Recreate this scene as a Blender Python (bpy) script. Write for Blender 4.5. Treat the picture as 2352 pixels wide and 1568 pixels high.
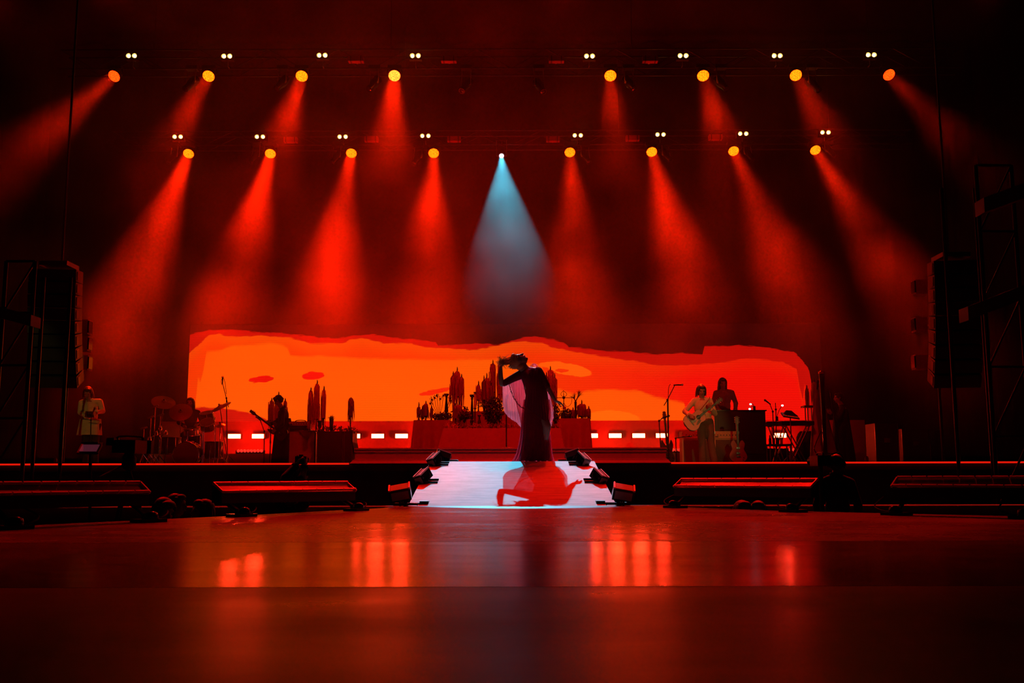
import bpy, bmesh, math, random
import numpy as np
from mathutils import Vector, Matrix, Euler
random.seed(7)
V = Vector
PI = math.pi
for o in list(bpy.data.objects): bpy.data.objects.remove(o, do_unlink=True)
scene = bpy.context.scene
C = scene.collection

# ------------------------------------------------------------------ camera
F = 2287.0                      # focal length in photo pixels (35 mm on full frame)
EYE = 0.32                      # camera sits low on the runway stage (its floor is z = 0)
PITCH = math.atan((1095 - 784) / F)
ROLL = math.radians(-0.13)
cam = bpy.data.cameras.new('camera'); camo = bpy.data.objects.new('camera', cam); C.objects.link(camo)
cam.sensor_width = 36; cam.lens = 36 * F / 2352
cam.clip_end = 300
RM = Matrix.Rotation(PI / 2 + PITCH, 3, 'X') @ Matrix.Rotation(ROLL, 3, 'Z')
camo.location = (0, 0, EYE); camo.rotation_euler = RM.to_euler()
scene.camera = camo

# ------------------------------------------------------------------ world, exposure
w = bpy.data.worlds.new('world'); scene.world = w; w.use_nodes = True
w.node_tree.nodes['Background'].inputs[0].default_value = (0.0006, 0.0001, 0.0001, 1)
scene.view_settings.view_transform = 'Standard'
scene.view_settings.look = 'None'
scene.view_settings.exposure = 0.0
scene.view_settings.gamma = 1.0
scene.view_settings.use_curve_mapping = False

try:                            # fewer bounces: keeps renders quick
    scene.cycles.max_bounces = 6; scene.cycles.diffuse_bounces = 3; scene.cycles.glossy_bounces = 3; scene.cycles.transparent_max_bounces = 10
except Exception: pass

def at(px, py, Y):
    "point of the photograph's pixel at forward distance Y"
    d = RM @ V(((px - 1176) / F, (784 - py) / F, -1))
    return V((0, 0, EYE)) + d * (Y / d.y)
def atz(px, py, z):
    d = RM @ V(((px - 1176) / F, (784 - py) / F, -1))
    return V((0, 0, EYE)) + d * ((z - EYE) / d.z)
def m_per_px(Y): return Y / F

# ------------------------------------------------------------------ lights
RED = (1.0, 0.010, 0.0005)
def spot(name, loc, target, power, color, angle, blend=0.6, radius=0.1):
    l = bpy.data.lights.new(name, 'SPOT'); l.energy = power; l.color = color
    l.spot_size = math.radians(angle); l.spot_blend = blend; l.shadow_soft_size = radius
    o = bpy.data.objects.new(name, l); C.objects.link(o); o.location = loc
    o.rotation_euler = (V(target) - V(loc)).to_track_quat('-Z', 'Y').to_euler()
    return o
Y_UP, Y_LOW, Y_FRONT = 25.0, 28.5, 22.5
UPPER = [(262, 175, -10, 400), (479, 175, 330, 430), (693, 175, 610, 430), (906, 174, 885, 430),
         (1402, 174, 1425, 430), (1615, 174, 1690, 430), (1828, 173, 1950, 400), (2042, 172, 2290, 420)]
LOWER = [(433, 353, 270, 760), (621, 353, 520, 760), (807, 352, 740, 760), (996, 352, 975, 700),
         (1309, 350, 1330, 700), (1497, 349, 1590, 700), (1685, 347, 1840, 700), (1873, 345, 2110, 720)]
# third truss above the frame: its beams show at the top edge and its light falls on the runway
FRONT = [(-60, -90), (222, -90), (620, -90), (1030, -90), (1300, -90), (1580, -90), (1980, -90), (2300, -90)]
WASH = []                       # (lamp position, aim point, label part)
for i, (x, y, tx, ty) in enumerate(UPPER): WASH.append((at(x, y, Y_UP), at(tx, ty, 20.9), 'upper', i))
for i, (x, y, tx, ty) in enumerate(LOWER): WASH.append((at(x, y, Y_LOW), at(tx, ty, 23.0), 'lower', i))
for i, (x, y) in enumerate(FRONT):
    p = at(x, y, Y_FRONT)
    WASH.append((p, V((p.x * 0.22, 9.8 + 1.8 * (i % 2), 0)), 'front', i))
EDGE_LAMPS = [(-6.5, (-8.0, 20.5, 1.3)), (-3.2, (-4.5, 22.5, 1.2)), (-1.1, (-1.3, 20.6, 1.0)), (1.1, (1.3, 20.6, 1.0)), (3.2, (4.2, 21.5, 1.2)), (6.5, (6.6, 22.0, 1.2))]
Y_EDGE = 15.7                   # short row right above the stage edge, out of frame, washing altar and players
for i, (x, t) in enumerate(EDGE_LAMPS): WASH.append((V((x, Y_EDGE, 9.4)), V(t), 'edge', i))
P_WASH = {'upper': 48, 'lower': 135, 'front': 2000, 'edge': 2100}
for p, t, row, i in WASH:
    d = (t - p).normalized()
    k = 1.0
    if row == 'upper': k = [0.8, 1.0, 1.1, 1.5, 0.9, 1.0, 0.8, 0.6][i]
    if row == 'lower': k = [0.9, 1.2, 1.1, 0.8, 0.5, 0.8, 0.75, 0.75][i]
    if row == 'edge': k = [0.12, 0.18, 1.0, 1.0, 0.20, 0.14][i]
    if row in ('upper', 'lower'):
        l = bpy.data.lights.new('wash_beam', 'AREA'); l.shape = 'DISK'; l.size = 0.28; l.spread = math.radians(18); l.energy = P_WASH[row] * k; l.color = RED
        o = bpy.data.objects.new('wash_beam', l); C.objects.link(o); o.location = p + d * 0.02; o.rotation_euler = d.to_track_quat('-Z', 'Y').to_euler()
        continue
    spot('wash_beam', p + d * 0.10, t, P_WASH[row] * k, RED if row in ('upper', 'lower') else (1.0, 0.004, 0.002), {'upper': 20, 'lower': 20, 'front': 25, 'edge': 46}[row], 0.7, 0.12)
# the single cold spot behind the singer
KEY = at(1152, 358, 28.2); ZS_KEY = 0.54
spot('cold_spot_beam', KEY + V((0, -0.12, -0.04)), V((0.09, 14.9, ZS_KEY)), 22000, (0.04, 0.46, 0.66), 12.4, 0.10, 0.05)
# two weak warm lamps out in the auditorium light the players at the sides
spot('house_spot', (-9, -24, 9), at(205, 945, 21), 3300, (1.0, 0.72, 0.16), 3.0, 0.5, 0.1)
spot('house_spot', (9, -24, 9), at(1611, 950, 21), 6400, (1.0, 0.74, 0.20), 3.0, 0.5, 0.1)

# ------------------------------------------------------------------ materials
def new_mat(name):
    m = bpy.data.materials.new(name); m.use_nodes = True
    return m, m.node_tree, m.node_tree.nodes['Principled BSDF']
def M(name, col, rough=0.6, metal=0.0, var=0.25, scale=9.0, bump=0.0, spec=0.5, emit=None, strength=1.0, trans=0.0):
    m, nt, b = new_mat(name)
    n = nt.nodes; L = nt.links
    tc = n.new('ShaderNodeTexCoord')
    no = n.new('ShaderNodeTexNoise'); no.inputs['Scale'].default_value = scale; no.inputs['Detail'].default_value = 4
    L.new(tc.outputs['Object'], no.inputs['Vector'])
    mx = n.new('ShaderNodeMix'); mx.data_type = 'RGBA'
    c = V(col)
    mx.inputs[6].default_value = (*(c * (1 - var)), 1); mx.inputs[7].default_value = (*[min(1, q) for q in c * (1 + var)], 1)
    L.new(no.outputs['Fac'], mx.inputs[0]); L.new(mx.outputs[2], b.inputs['Base Color'])
    b.inputs['Roughness'].default_value = rough; b.inputs['Metallic'].default_value = metal
    b.inputs['Specular IOR Level'].default_value = spec
    if bump:
        bp = n.new('ShaderNodeBump'); bp.inputs['Strength'].default_value = bump
        L.new(no.outputs['Fac'], bp.inputs['Height']); L.new(bp.outputs[0], b.inputs['Normal'])
    if emit:
        b.inputs['Emission Color'].default_value = (*emit, 1); b.inputs['Emission Strength'].default_value = strength
    if trans:
        out = n['Material Output']; tr = n.new('ShaderNodeBsdfTranslucent'); L.new(mx.outputs[2], tr.inputs[0])
        ms = n.new('ShaderNodeMixShader'); ms.inputs[0].default_value = trans
        L.new(b.outputs[0], ms.inputs[1]); L.new(tr.outputs[0], ms.inputs[2]); L.new(ms.outputs[0], out.inputs[0])
    return m

# ------------------------------------------------------------------ mesh helpers
class MB:
    "collects shapes in world space; build() links them as one mesh object"
    def __init__(s, xf=None): s.v = []; s.f = []; s.xf = xf
    def add(s, vs, fs):
        k = len(s.v)
        s.v += [V(p) for p in vs]; s.f += [tuple(i + k for i in f) for f in fs]
        return s
    def box(s, c, d, rot=None):
        c = V(c); hx, hy, hz = d[0] / 2, d[1] / 2, d[2] / 2
        ps = [V((x, y, z)) for x in (-hx, hx) for y in (-hy, hy) for z in (-hz, hz)]
        if rot is not None: ps = [rot @ p for p in ps]
        return s.add([c + p for p in ps], [(0, 1, 3, 2), (4, 6, 7, 5), (0, 4, 5, 1), (2, 3, 7, 6), (0, 2, 6, 4), (1, 5, 7, 3)])
    def hexa(s, ps):
        "8 points: bottom ring (4), top ring (4)"
        return s.add(ps, [(3, 2, 1, 0), (4, 5, 6, 7), (0, 1, 5, 4), (1, 2, 6, 5), (2, 3, 7, 6), (3, 0, 4, 7)])
    def tube(s, pts, r, seg=8, closed=False, flat=1.0):
        pts = [V(p) for p in pts]; n = len(pts)
        rs = r if isinstance(r, (list, tuple)) else [r] * n
        ref = None; vs = []; fs = []
        for i, p in enumerate(pts):
            if closed: t = pts[(i + 1) % n] - pts[i - 1]
            else: t = pts[min(i + 1, n - 1)] - pts[max(i - 1, 0)]
            if t.length < 1e-9: t = V((0, 0, 1))
            t.normalize()
            if ref is None: ref = V((0, 0, 1)) if abs(t.z) < 0.9 else V((1, 0, 0))
            a = t.cross(ref)
            if a.length < 1e-6: a = t.cross(V((0.3, 1, 0.2)))
            a.normalize(); b = a.cross(t).normalized(); ref = b
            for k in range(seg):
                q = 2 * PI * k / seg
                vs.append(p + a * (math.cos(q) * rs[i]) + b * (math.sin(q) * rs[i] * flat))
        m = n if closed else n - 1
        for i in range(m):
            for k in range(seg):
                j = (i + 1) % n
                fs.append((i * seg + k, i * seg + (k + 1) % seg, j * seg + (k + 1) % seg, j * seg + k))
        if not closed:
            fs.append(tuple(range(seg - 1, -1, -1))); fs.append(tuple((n - 1) * seg + k for k in range(seg)))
        return s.add(vs, fs)
    def lathe(s, c, prof, seg=20, axis=(0, 0, 1), sq=(1, 1)):
        "prof: (radius, height along axis)"
        c = V(c); ax = V(axis).normalized(); q = ax.to_track_quat('Z', 'Y').to_matrix()
        vs = []; fs = []
        for r, h in prof:
            for k in range(seg):
                t = 2 * PI * k / seg
                vs.append(c + q @ V((r * math.cos(t) * sq[0], r * math.sin(t) * sq[1], h)))
        for i in range(len(prof) - 1):
            for k in range(seg):
                fs.append((i * seg + k, i * seg + (k + 1) % seg, (i + 1) * seg + (k + 1) % seg, (i + 1) * seg + k))
        fs.append(tuple(range(seg - 1, -1, -1))); fs.append(tuple((len(prof) - 1) * seg + k for k in range(seg)))
        return s.add(vs, fs)
    def prism(s, poly, off):
        "closed polygon of points pushed along off"
        n = len(poly); off = V(off); a = [V(p) for p in poly]
        fs = [tuple(range(n)), tuple(range(2 * n - 1, n - 1, -1))]
        for i in range(n): fs.append((i, i + n, (i + 1) % n + n, (i + 1) % n))
        return s.add(a + [p + off for p in a], fs)
    def ball(s, c, r, rot=None, seg=12, rings=8):
        c = V(c); r = (r, r, r) if not hasattr(r, '__len__') else r
        vs = []; fs = []
        for i in range(rings + 1):
            ph = PI * i / rings
            for k in range(seg):
                t = 2 * PI * k / seg
                p = V((r[0] * math.sin(ph) * math.cos(t), r[1] * math.sin(ph) * math.sin(t), r[2] * math.cos(ph)))
                if rot is not None: p = rot @ p
                vs.append(c + p)
        for i in range(rings):
            for k in range(seg):
                fs.append((i * seg + k, (i + 1) * seg + k, (i + 1) * seg + (k + 1) % seg, i * seg + (k + 1) % seg))
        return s.add(vs, fs)
    def cap(s, a, b, ra, rb=None, seg=12):
        "capsule with tapering radius"
        a = V(a); b = V(b); rb = ra if rb is None else rb
        t = (b - a)
        L = t.length
        if L < 1e-6: return s.ball(a, ra)
        t.normalize(); pts = []; rs = []
        for k in range(4):
            q = PI / 2 * (1 - k / 4); pts.append(a - t * (ra * math.sin(q))); rs.append(max(ra * math.cos(q), ra * 0.05))
        pts.append(a); rs.append(ra); pts.append(b); rs.append(rb)
        for k in range(1, 5):
            q = PI / 2 * k / 4; pts.append(b + t * (rb * math.sin(q))); rs.append(max(rb * math.cos(q), rb * 0.05))
        return s.tube(pts, rs, seg)
    def chain(s, pts, rs, seg=12):
        for i in range(len(pts) - 1): s.cap(pts[i], pts[i + 1], rs[i], rs[i + 1], seg)
        return s
    def grid(s, rows, wrap=False):
        n = len(rows[0]); vs = [p for r in rows for p in r]; fs = []
        for i in range(len(rows) - 1):
            for k in range(n if wrap else n - 1):
                fs.append((i * n + k, i * n + (k + 1) % n, (i + 1) * n + (k + 1) % n, (i + 1) * n + k))
        return s.add(vs, fs)
    def build(s, name, mat, parent=None, smooth=False, origin=None, fix=True):
        me = bpy.data.meshes.new(name)
        vs = [s.xf @ p for p in s.v] if s.xf is not None else s.v
        o0 = world_of(parent) if parent else (V(origin) if origin is not None else V((0, 0, 0)))
        me.from_pydata([p - o0 for p in vs], [], s.f); me.update()
        if fix:
            bm = bmesh.new(); bm.from_mesh(me); bmesh.ops.recalc_face_normals(bm, faces=bm.faces); bm.to_mesh(me); bm.free()
        if smooth:
            me.polygons.foreach_set('use_smooth', [True] * len(me.polygons))
            try: me.set_sharp_from_angle(angle=math.radians(50))
            except Exception: pass
        me.materials.append(mat)
        o = bpy.data.objects.new(name, me); C.objects.link(o)
        if parent: o.parent = parent
        elif origin is not None: o.location = origin
        return o
    def blob(s, name, mat, parent=None, voxel=0.012, it=4, origin=None, disp=0):
        "one continuous skin over all collected shapes"
        o = s.build(name, mat, None)
        r = o.modifiers.new('r', 'REMESH'); r.mode = 'VOXEL'; r.voxel_size = voxel; r.use_smooth_shade = True
        if it:
            sm = o.modifiers.new('s', 'SMOOTH'); sm.factor = 0.5; sm.iterations = it
        dg = bpy.context.evaluated_depsgraph_get()
        me = bpy.data.meshes.new_from_object(o.evaluated_get(dg))
        old = o.data; bpy.data.objects.remove(o, do_unlink=True); bpy.data.meshes.remove(old)
        o0 = world_of(parent) if parent else (V(origin) if origin is not None else V((0, 0, 0)))
        me.transform(Matrix.Translation(-o0)); me.name = name
        me.materials.clear(); me.materials.append(mat)
        me.polygons.foreach_set('use_smooth', [True] * len(me.polygons))
        o = bpy.data.objects.new(name, me); C.objects.link(o)
        if parent: o.parent = parent
        elif origin is not None: o.location = origin
        return o
def world_of(o):
    p = V((0, 0, 0))
    while o: p = p + V(o.location); o = o.parent
    return p
def tag(o, label=None, cat=None, group=None, kind=None):
    if label: o['label'] = label
    if cat: o['category'] = cat
    if group: o['group'] = group
    if kind: o['kind'] = kind
    return o
def thing(name, label, cat, loc, group=None):
    o = bpy.data.objects.new(name, None); C.objects.link(o); o.location = loc; o.empty_display_size = 0.1
    return tag(o, label, cat, group)
def dup(root, loc, label=None, rotz=0.0, scale=1.0):
    r = root.copy(); C.objects.link(r); r.location = loc; r.rotation_euler.z = rotz; r.scale = (scale,) * 3
    if label: r['label'] = label
    for ch in list(root.children):
        c = ch.copy(); C.objects.link(c); c.parent = r
        for g in list(ch.children):
            d = g.copy(); C.objects.link(d); d.parent = c
    return r
def struct(name, o_mb, mat, label, smooth=False):
    o = o_mb.build(name, mat, None, smooth); o['kind'] = 'structure'; o['label'] = label
    return o
ORD = ['leftmost', 'second from left', 'third from left', 'fourth from left', 'fifth from left', 'sixth from left', 'seventh from left', 'rightmost']

MT = dict(
    black=M('black_paint', (0.012, 0.011, 0.011), 0.5),
    blackgloss=M('black_gloss', (0.012, 0.011, 0.012), 0.22),
    rubber=M('black_rubber', (0.01, 0.01, 0.01), 0.8),
    drape=M('black_drape', (0.006, 0.005, 0.005), 0.95, spec=0.1, bump=0.2),
    chrome=M('chrome', (0.75, 0.75, 0.75), 0.18, 1.0, 0.1),
    steel=M('dull_steel', (0.32, 0.31, 0.30), 0.35, 1.0, 0.15),
    alu=M('aluminium', (0.55, 0.55, 0.55), 0.3, 1.0, 0.1),
    stagedeck=M('stage_deck', (0.035, 0.03, 0.03), 0.45, 0, 0.3, 3.0),
    fascia=M('black_fascia', (0.010, 0.009, 0.009), 0.7, 0, 0.3, 4.0),
    wallred=M('red_painted_wall', (0.30, 0.05, 0.035), 0.6, 0, 0.12, 1.5),
    plinth=M('plinth_paint', (0.42, 0.34, 0.34), 0.35, 0, 0.1, 2.5),
    ramp=None,
)
# ------------------------------------------------------------------ setting
ZS = 0.54                        # main stage deck
ZP = -1.15                       # pit floor
YE = 16.1                        # main stage front edge
# runway floor: glossy grey deck laid in rows of panels
def floor_mat(name, rough, col, seed):
    m, nt, b = new_mat(name); n = nt.nodes; L = nt.links
    tc = n.new('ShaderNodeTexCoord')
    mp = n.new('ShaderNodeMapping'); mp.inputs['Location'].default_value = (seed * 3.1, seed * 1.7, 0); mp.inputs['Scale'].default_value = (0.8, 1.6, 1)
    L.new(tc.outputs['Object'], mp.inputs[0])
    a = n.new('ShaderNodeTexNoise'); a.inputs['Scale'].default_value = 1.3; a.inputs['Detail'].default_value = 5; a.inputs['Roughness'].default_value = 0.6
    L.new(mp.outputs[0], a.inputs['Vector'])
    r = n.new('ShaderNodeMapRange'); r.inputs[1].default_value = 0.3; r.inputs[2].default_value = 0.7
    r.inputs[3].default_value = rough * 0.82; r.inputs[4].default_value = rough * 1.25
    L.new(a.outputs['Fac'], r.inputs[0]); L.new(r.outputs[0], b.inputs['Roughness'])
    cr = n.new('ShaderNodeMix'); cr.data_type = 'RGBA'
    cr.inputs[6].default_value = (*(V(col) * 0.75), 1); cr.inputs[7].default_value = (*(V(col) * 1.2), 1)
    L.new(a.outputs['Fac'], cr.inputs[0]); L.new(cr.outputs[2], b.inputs['Base Color'])
    f = n.new('ShaderNodeTexNoise'); f.inputs['Scale'].default_value = 3.0; f.inputs['Detail'].default_value = 2
    L.new(mp.outputs[0], f.inputs['Vector'])
    bp = n.new('ShaderNodeBump'); bp.inputs['Strength'].default_value = 0.05; bp.inputs['Distance'].default_value = 0.02
    L.new(f.outputs['Fac'], bp.inputs['Height']); L.new(bp.outputs[0], b.inputs['Normal'])
    b.inputs['Specular IOR Level'].default_value = 0.5
    return m
EDGE_L = [(-1.17, 11.3), (-1.36, 10.6), (-2.2, 8.8), (-3.42, 6.7), (-4.3, 4.6), (-4.6, 2.5), (-4.6, -3.0)]
EDGE_R = [(1.17, 11.3), (1.55, 11.1), (2.47, 9.5), (4.1, 8.0), (4.8, 6.0), (5.0, 2.5), (5.0, -3.0)]
def edge_x(E, y):
    for (x0, y0), (x1, y1) in zip(E, E[1:]):
        if y1 <= y <= y0: return x0 + (x1 - x0) * (y0 - y) / (y0 - y1 + 1e-9)
    return E[-1][0]
fl = MB()
poly = [V((x, y, -0.03)) for x, y in EDGE_L] + [V((x, y, -0.03)) for x, y in reversed(EDGE_R)]
fl.prism(poly, (0, 0, -0.22))
floor = struct('floor', fl, MT['black'], 'glossy grey runway deck the camera rests on')
ROWS = [(11.3, 9.15), (9.15, 7.1), (7.1, 5.05), (5.05, 3.0), (3.0, 0.95), (0.95, -1.1), (-1.1, -3.0)]
ROUGH = [0.30, 0.29, 0.26, 0.19, 0.33, 0.36, 0.3]
for k, (ya, yb) in enumerate(ROWS):
    g = 0.004
    ys = sorted({ya - g, yb + g} | {y for E in (EDGE_L, EDGE_R) for _, y in E if yb + g < y < ya - g}, reverse=True)
    pl = [V((edge_x(EDGE_L, y), y, 0)) for y in ys] + [V((edge_x(EDGE_R, y), y, 0)) for y in reversed(ys)]
    o = MB().prism(pl, (0, 0, -0.03)).build('deck_panel', floor_mat('runway_deck_%d' % k, ROUGH[k], (0.125, 0.115, 0.11), k), floor)
# pit floor between the stages
struct('floor_pit', MB().box((0, 12, ZP - 0.05), (44, 60, 0.1)), M('pit_floor', (0.02, 0.018, 0.018), 0.8), 'dark ground of the pit around the runway')
# runway skirt hangs from its edge down to the pit
sk = MB()
for E in (EDGE_L, EDGE_R):
    for (x0, y0), (x1, y1) in zip(E, E[1:]):
        i = 0.06 if E is EDGE_L else -0.06
        sk.hexa([V((x0 + i, y0 - 0.03, ZP)), V((x1 + i, y1 - 0.03, ZP)), V((x1 + i * 2, y1 - 0.05, ZP)), V((x0 + i * 2, y0 - 0.05, ZP)),
                 V((x0 + i, y0 - 0.03, -0.25)), V((x1 + i, y1 - 0.03, -0.25)), V((x1 + i * 2, y1 - 0.05, -0.25)), V((x0 + i * 2, y0 - 0.05, -0.25))])
struct('trim_1', sk, MT['drape'], 'black skirt under the runway edge')

# main stage: deck, fascia and lit edge strip
struct('floor_stage', MB().box((0, (YE + 30) / 2, ZS - 0.06), (30, 30 - YE, 0.12)), MT['stagedeck'], 'black main stage deck')
fa = MB()
fa.box((-8.1, YE + 0.05, (ZP + ZS - 0.12) / 2), (13.86, 0.06, ZS - 0.12 - ZP)); fa.box((8.1, YE + 0.05, (ZP + ZS - 0.12) / 2), (13.86, 0.06, ZS - 0.12 - ZP))
struct('wall_stage_front', fa, MT['fascia'], 'black fascia of the main stage')
strip = M('red_led_strip', (0.2, 0.01, 0.005), 0.4, 0, 0.1, 5, emit=(1.0, 0.012, 0.003), strength=0.8)
for x0, x1, lb in ((-15, -2.62, 'thin glowing red strip along the stage edge left of the ramp'), (2.55, 15, 'thin glowing red strip along the stage edge right of the ramp')):
    o = MB().box(((x0 + x1) / 2, YE - 0.02, ZS - 0.004), (x1 - x0, 0.03, 0.026)).build('edge_strip', strip, origin=None)
    o['kind'] = 'structure'; o.name = 'trim_2' if x0 < 0 else 'trim_3'; o['label'] = lb
# rails of the pit barrier seen as thin lines below the stage front
strip2 = M('dim_red_strip', (0.3, 0.02, 0.01), 0.4, 0, 0.1, 5, emit=(1.0, 0.02, 0.008), strength=0.22)
rail = M('rail_paint', (0.10, 0.02, 0.02), 0.35, 0.3)
struct('trim_4', MB().box((-6.6, YE - 0.4, -0.12), (10, 0.04, 0.03)).box((6.6, YE - 0.4, -0.12), (10, 0.04, 0.03)), rail, 'thin rail low on the stage front')

for x0, x1, nm, lb in ((-12, -1.5, 'trim_6', 'thin dim red strip low in the pit left of the ramp'), (1.5, 12, 'trim_7', 'thin dim red strip low in the pit right of the ramp')):
    o = MB().box(((x0 + x1) / 2, 13.9, -0.075), (x1 - x0, 0.03, 0.016)).box(((x0 + x1) / 2, 13.95, -0.62), (x1 - x0, 0.06, 1.06)).build(nm, rail); o['kind'] = 'structure'; o['label'] = lb
    o = MB().box(((x0 + x1) / 2, 13.87, -0.075), (x1 - x0, 0.02, 0.012)).build('lit_edge', strip2, o)
# ramp and bridge in pale planks
def ramp_mat():
    m, nt, b = new_mat('pale_ramp_boards'); n = nt.nodes; L = nt.links
    tc = n.new('ShaderNodeTexCoord'); mp = n.new('ShaderNodeMapping'); mp.inputs['Scale'].default_value = (1.2, 7, 1)
    L.new(tc.outputs['Object'], mp.inputs[0])
    a = n.new('ShaderNodeTexNoise'); a.inputs['Scale'].default_value = 2.2; a.inputs['Detail'].default_value = 7; a.inputs['Roughness'].default_value = 0.7
    L.new(mp.outputs[0], a.inputs['Vector'])
    cr = n.new('ShaderNodeValToRGB'); e = cr.color_ramp.elements
    e[0].position = 0.32; e[0].color = (0.34, 0.33, 0.32, 1); e[1].position = 0.66; e[1].color = (0.66, 0.65, 0.64, 1)
    L.new(a.outputs['Fac'], cr.inputs[0]); L.new(cr.outputs[0], b.inputs['Base Color'])
    b.inputs['Roughness'].default_value = 0.68; b.inputs['Specular IOR Level'].default_value = 0.32
    return m
MT['ramp'] = ramp_mat()
RX = 1.17
rp = MB().hexa([V((-RX, 11.3, -0.2)), V((RX, 11.3, -0.2)), V((RX, 14.3, ZS - 0.26)), V((-RX, 14.3, ZS - 0.26)),
                V((-RX, 11.3, -0.03)), V((RX, 11.3, -0.03)), V((RX, 14.3, ZS - 0.03)), V((-RX, 14.3, ZS - 0.03))])
rp.box((0, (14.3 + YE) / 2, ZS - 0.145), (RX * 2, YE - 14.3, 0.23))
ramp = struct('floor_ramp', rp, MT['black'], 'pale planked ramp from the runway up to the stage')
cuts = [11.3, 11.42, 12.25, 12.95, 13.65, 14.3]
for y0, y1 in zip(cuts, cuts[1:]):
    z0 = (y0 - 11.3) / 3 * ZS; z1 = (y1 - 11.3) / 3 * ZS; g = 0.006
    MB().hexa([V((-RX, y0 + g, z0 - 0.03)), V((RX, y0 + g, z0 - 0.03)), V((RX, y1 - g, z1 - 0.03)), V((-RX, y1 - g, z1 - 0.03)),
               V((-RX, y0 + g, z0)), V((RX, y0 + g, z0)), V((RX, y1 - g, z1)), V((-RX, y1 - g, z1))]).build('plank', MT['ramp'], ramp)
for y0, y1 in ((14.3, 15.2), (15.2, YE)):
    MB().box((0, (y0 + y1) / 2, ZS - 0.015), (RX * 2, y1 - y0 - 0.012, 0.03)).build('plank', MT['ramp'], ramp)
# ramp trestles down to the pit
struct('trim_5', MB().box((-1.0, 12.6, -0.55), (0.1, 2.4, 1.2)).box((1.0, 12.6, -0.55), (0.1, 2.4, 1.2)).box((-1.0, 15.2, -0.45), (0.1, 1.6, 1.4)).box((1.0, 15.2, -0.45), (0.1, 1.6, 1.4)), MT['black'], 'dark supports under the ramp')

# moulded plinth behind the ramp
pxl = lambda px, Y: at(px, 1060, Y).x
def moulding(x0, x1, y0, y1, prof):
    mb = MB(); rings = []
    for ins, z in prof:
        rings.append([V((x0 + ins, y0 + ins, z)), V((x1 - ins, y0 + ins, z)), V((x1 - ins, y1 - ins, z)), V((x0 + ins, y1 - ins, z))])
    mb.grid(rings, wrap=True)
    n = len(mb.v); mb.f.append((3, 2, 1, 0)); mb.f.append((n - 4, n - 3, n - 2, n - 1))
    return mb
YP = 19.0                        # plinth front
x0, x1 = pxl(797, YP), pxl(1548, YP)
PZ = at(1176, 1027.5, YP).z
KP = (PZ - ZS) / 0.30
pr = [(0, ZS), (0, ZS + .018 * KP), (.03, ZS + .03 * KP), (.06, ZS + .055 * KP), (.085, ZS + .08 * KP), (.09, ZS + .098 * KP), (.115, ZS + .10 * KP), (.115, ZS + .112 * KP), (.13, ZS + .115 * KP), (.13, ZS + .225 * KP),
      (.115, ZS + .232 * KP), (.115, ZS + .245 * KP), (.14, ZS + .25 * KP), (.14, ZS + .275 * KP), (.115, ZS + .28 * KP), (.115, PZ)]
struct('floor_plinth', moulding(x0, x1, YP, 23.6, pr), MT['plinth'], 'low moulded plinth under the candle altar')

# back of stage: low riser, red wall under the screen, black drapes and roof
YW = 27.6
ZB = at(1176, 966, YW).z        # bottom of the screen
struct('floor_riser', MB().box((0, 26.95, ZS + 0.20), (19, 1.3, 0.40)), MT['wallred'], 'low step along the red wall')
struct('wall_back_low', MB().box((0, YW + 0.1, (ZS + ZB) / 2), (19.5, 0.2, ZB - ZS)), MT['wallred'], 'red wall under the video screen')
dr = MB(); rows = []
for z in (ZS, 14): rows.append([V((-17 + 34 * i / 240, 30.2 + 0.12 * math.sin(i * 0.9), z)) for i in range(241)])
dr.grid(rows); struct('wall_back', dr, MT['drape'], 'black pleated drape behind the stage', True)
struct('ceiling', MB().box((0, 22, 14.2), (36, 18, 0.2)), MT['drape'], 'dark stage roof')
for s, nm in ((-1, 'wall_left'), (1, 'wall_right')):
    dw = MB(); rows = []
    for z in (ZS, 14): rows.append([V((s * (14.6 + 0.1 * math.sin(i * 0.9)), 20.5 + 10 * i / 90, z)) for i in range(91)])
    dw.grid(rows); struct(nm, dw, MT['drape'], 'black masking drape at the side of the stage', True)

# ------------------------------------------------------------------ video screen
SX0, SX1, SY0, SY1 = 428, 1892, 744, 966
YS = 27.75
def fcurve(nt, src, pts):
    "height of a painted edge (0..1 up the screen) along the screen, from photo pixels"
    n = nt.nodes.new('ShaderNodeFloatCurve'); c = n.mapping.curves[0]
    ps = [((x - SX0) / (SX1 - SX0), (SY1 - y) / (SY1 - SY0)) for x, y in pts]
    ps = sorted({round(a, 4): b for a, b in ps}.items())
    ps = [(min(max(a, 0), 1), min(max(b, -0.2), 1.2)) for a, b in ps]
    n.mapping.use_clip = False
    c.points[0].location = ps[0]; c.points[-1].location = ps[-1]
    for a, b in ps[1:-1]: c.points.new(a, b)
    for p in c.points: p.handle_type = 'VECTOR'
    n.mapping.update()
    nt.links.new(src, n.inputs['Value'])
    return n.outputs[0]
def c5(pts): return [(400 + x / 3.095, 740 + y / 3.095) for x, y in pts]
def c6(pts): return [(1140 + x / 3.015, 740 + y / 3.015) for x, y in pts]
B1 = c5([(86, 85), (150, 65), (240, 50), (400, 48), (550, 65), (700, 70), (900, 90), (1050, 108), (1150, 113), (1250, 95), (1400, 85), (1500, 100), (1600, 115), (1700, 118), (1860, 145), (1866, 165), (1950, 165), (2150, 150), (2250, 155)]) + \
     c6([(0, 160), (100, 130), (200, 103), (280, 100), (400, 122), (490, 150), (494, 170), (600, 180), (750, 200), (900, 205), (1000, 215), (1130, 225), (1300, 215), (1446, 230), (1452, 170), (1560, 170), (1680, 162), (1900, 180), (2000, 200), (2080, 208), (2120, 250), (2160, 300), (2195, 360), (2206, 690), (2267, 690)])
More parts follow.
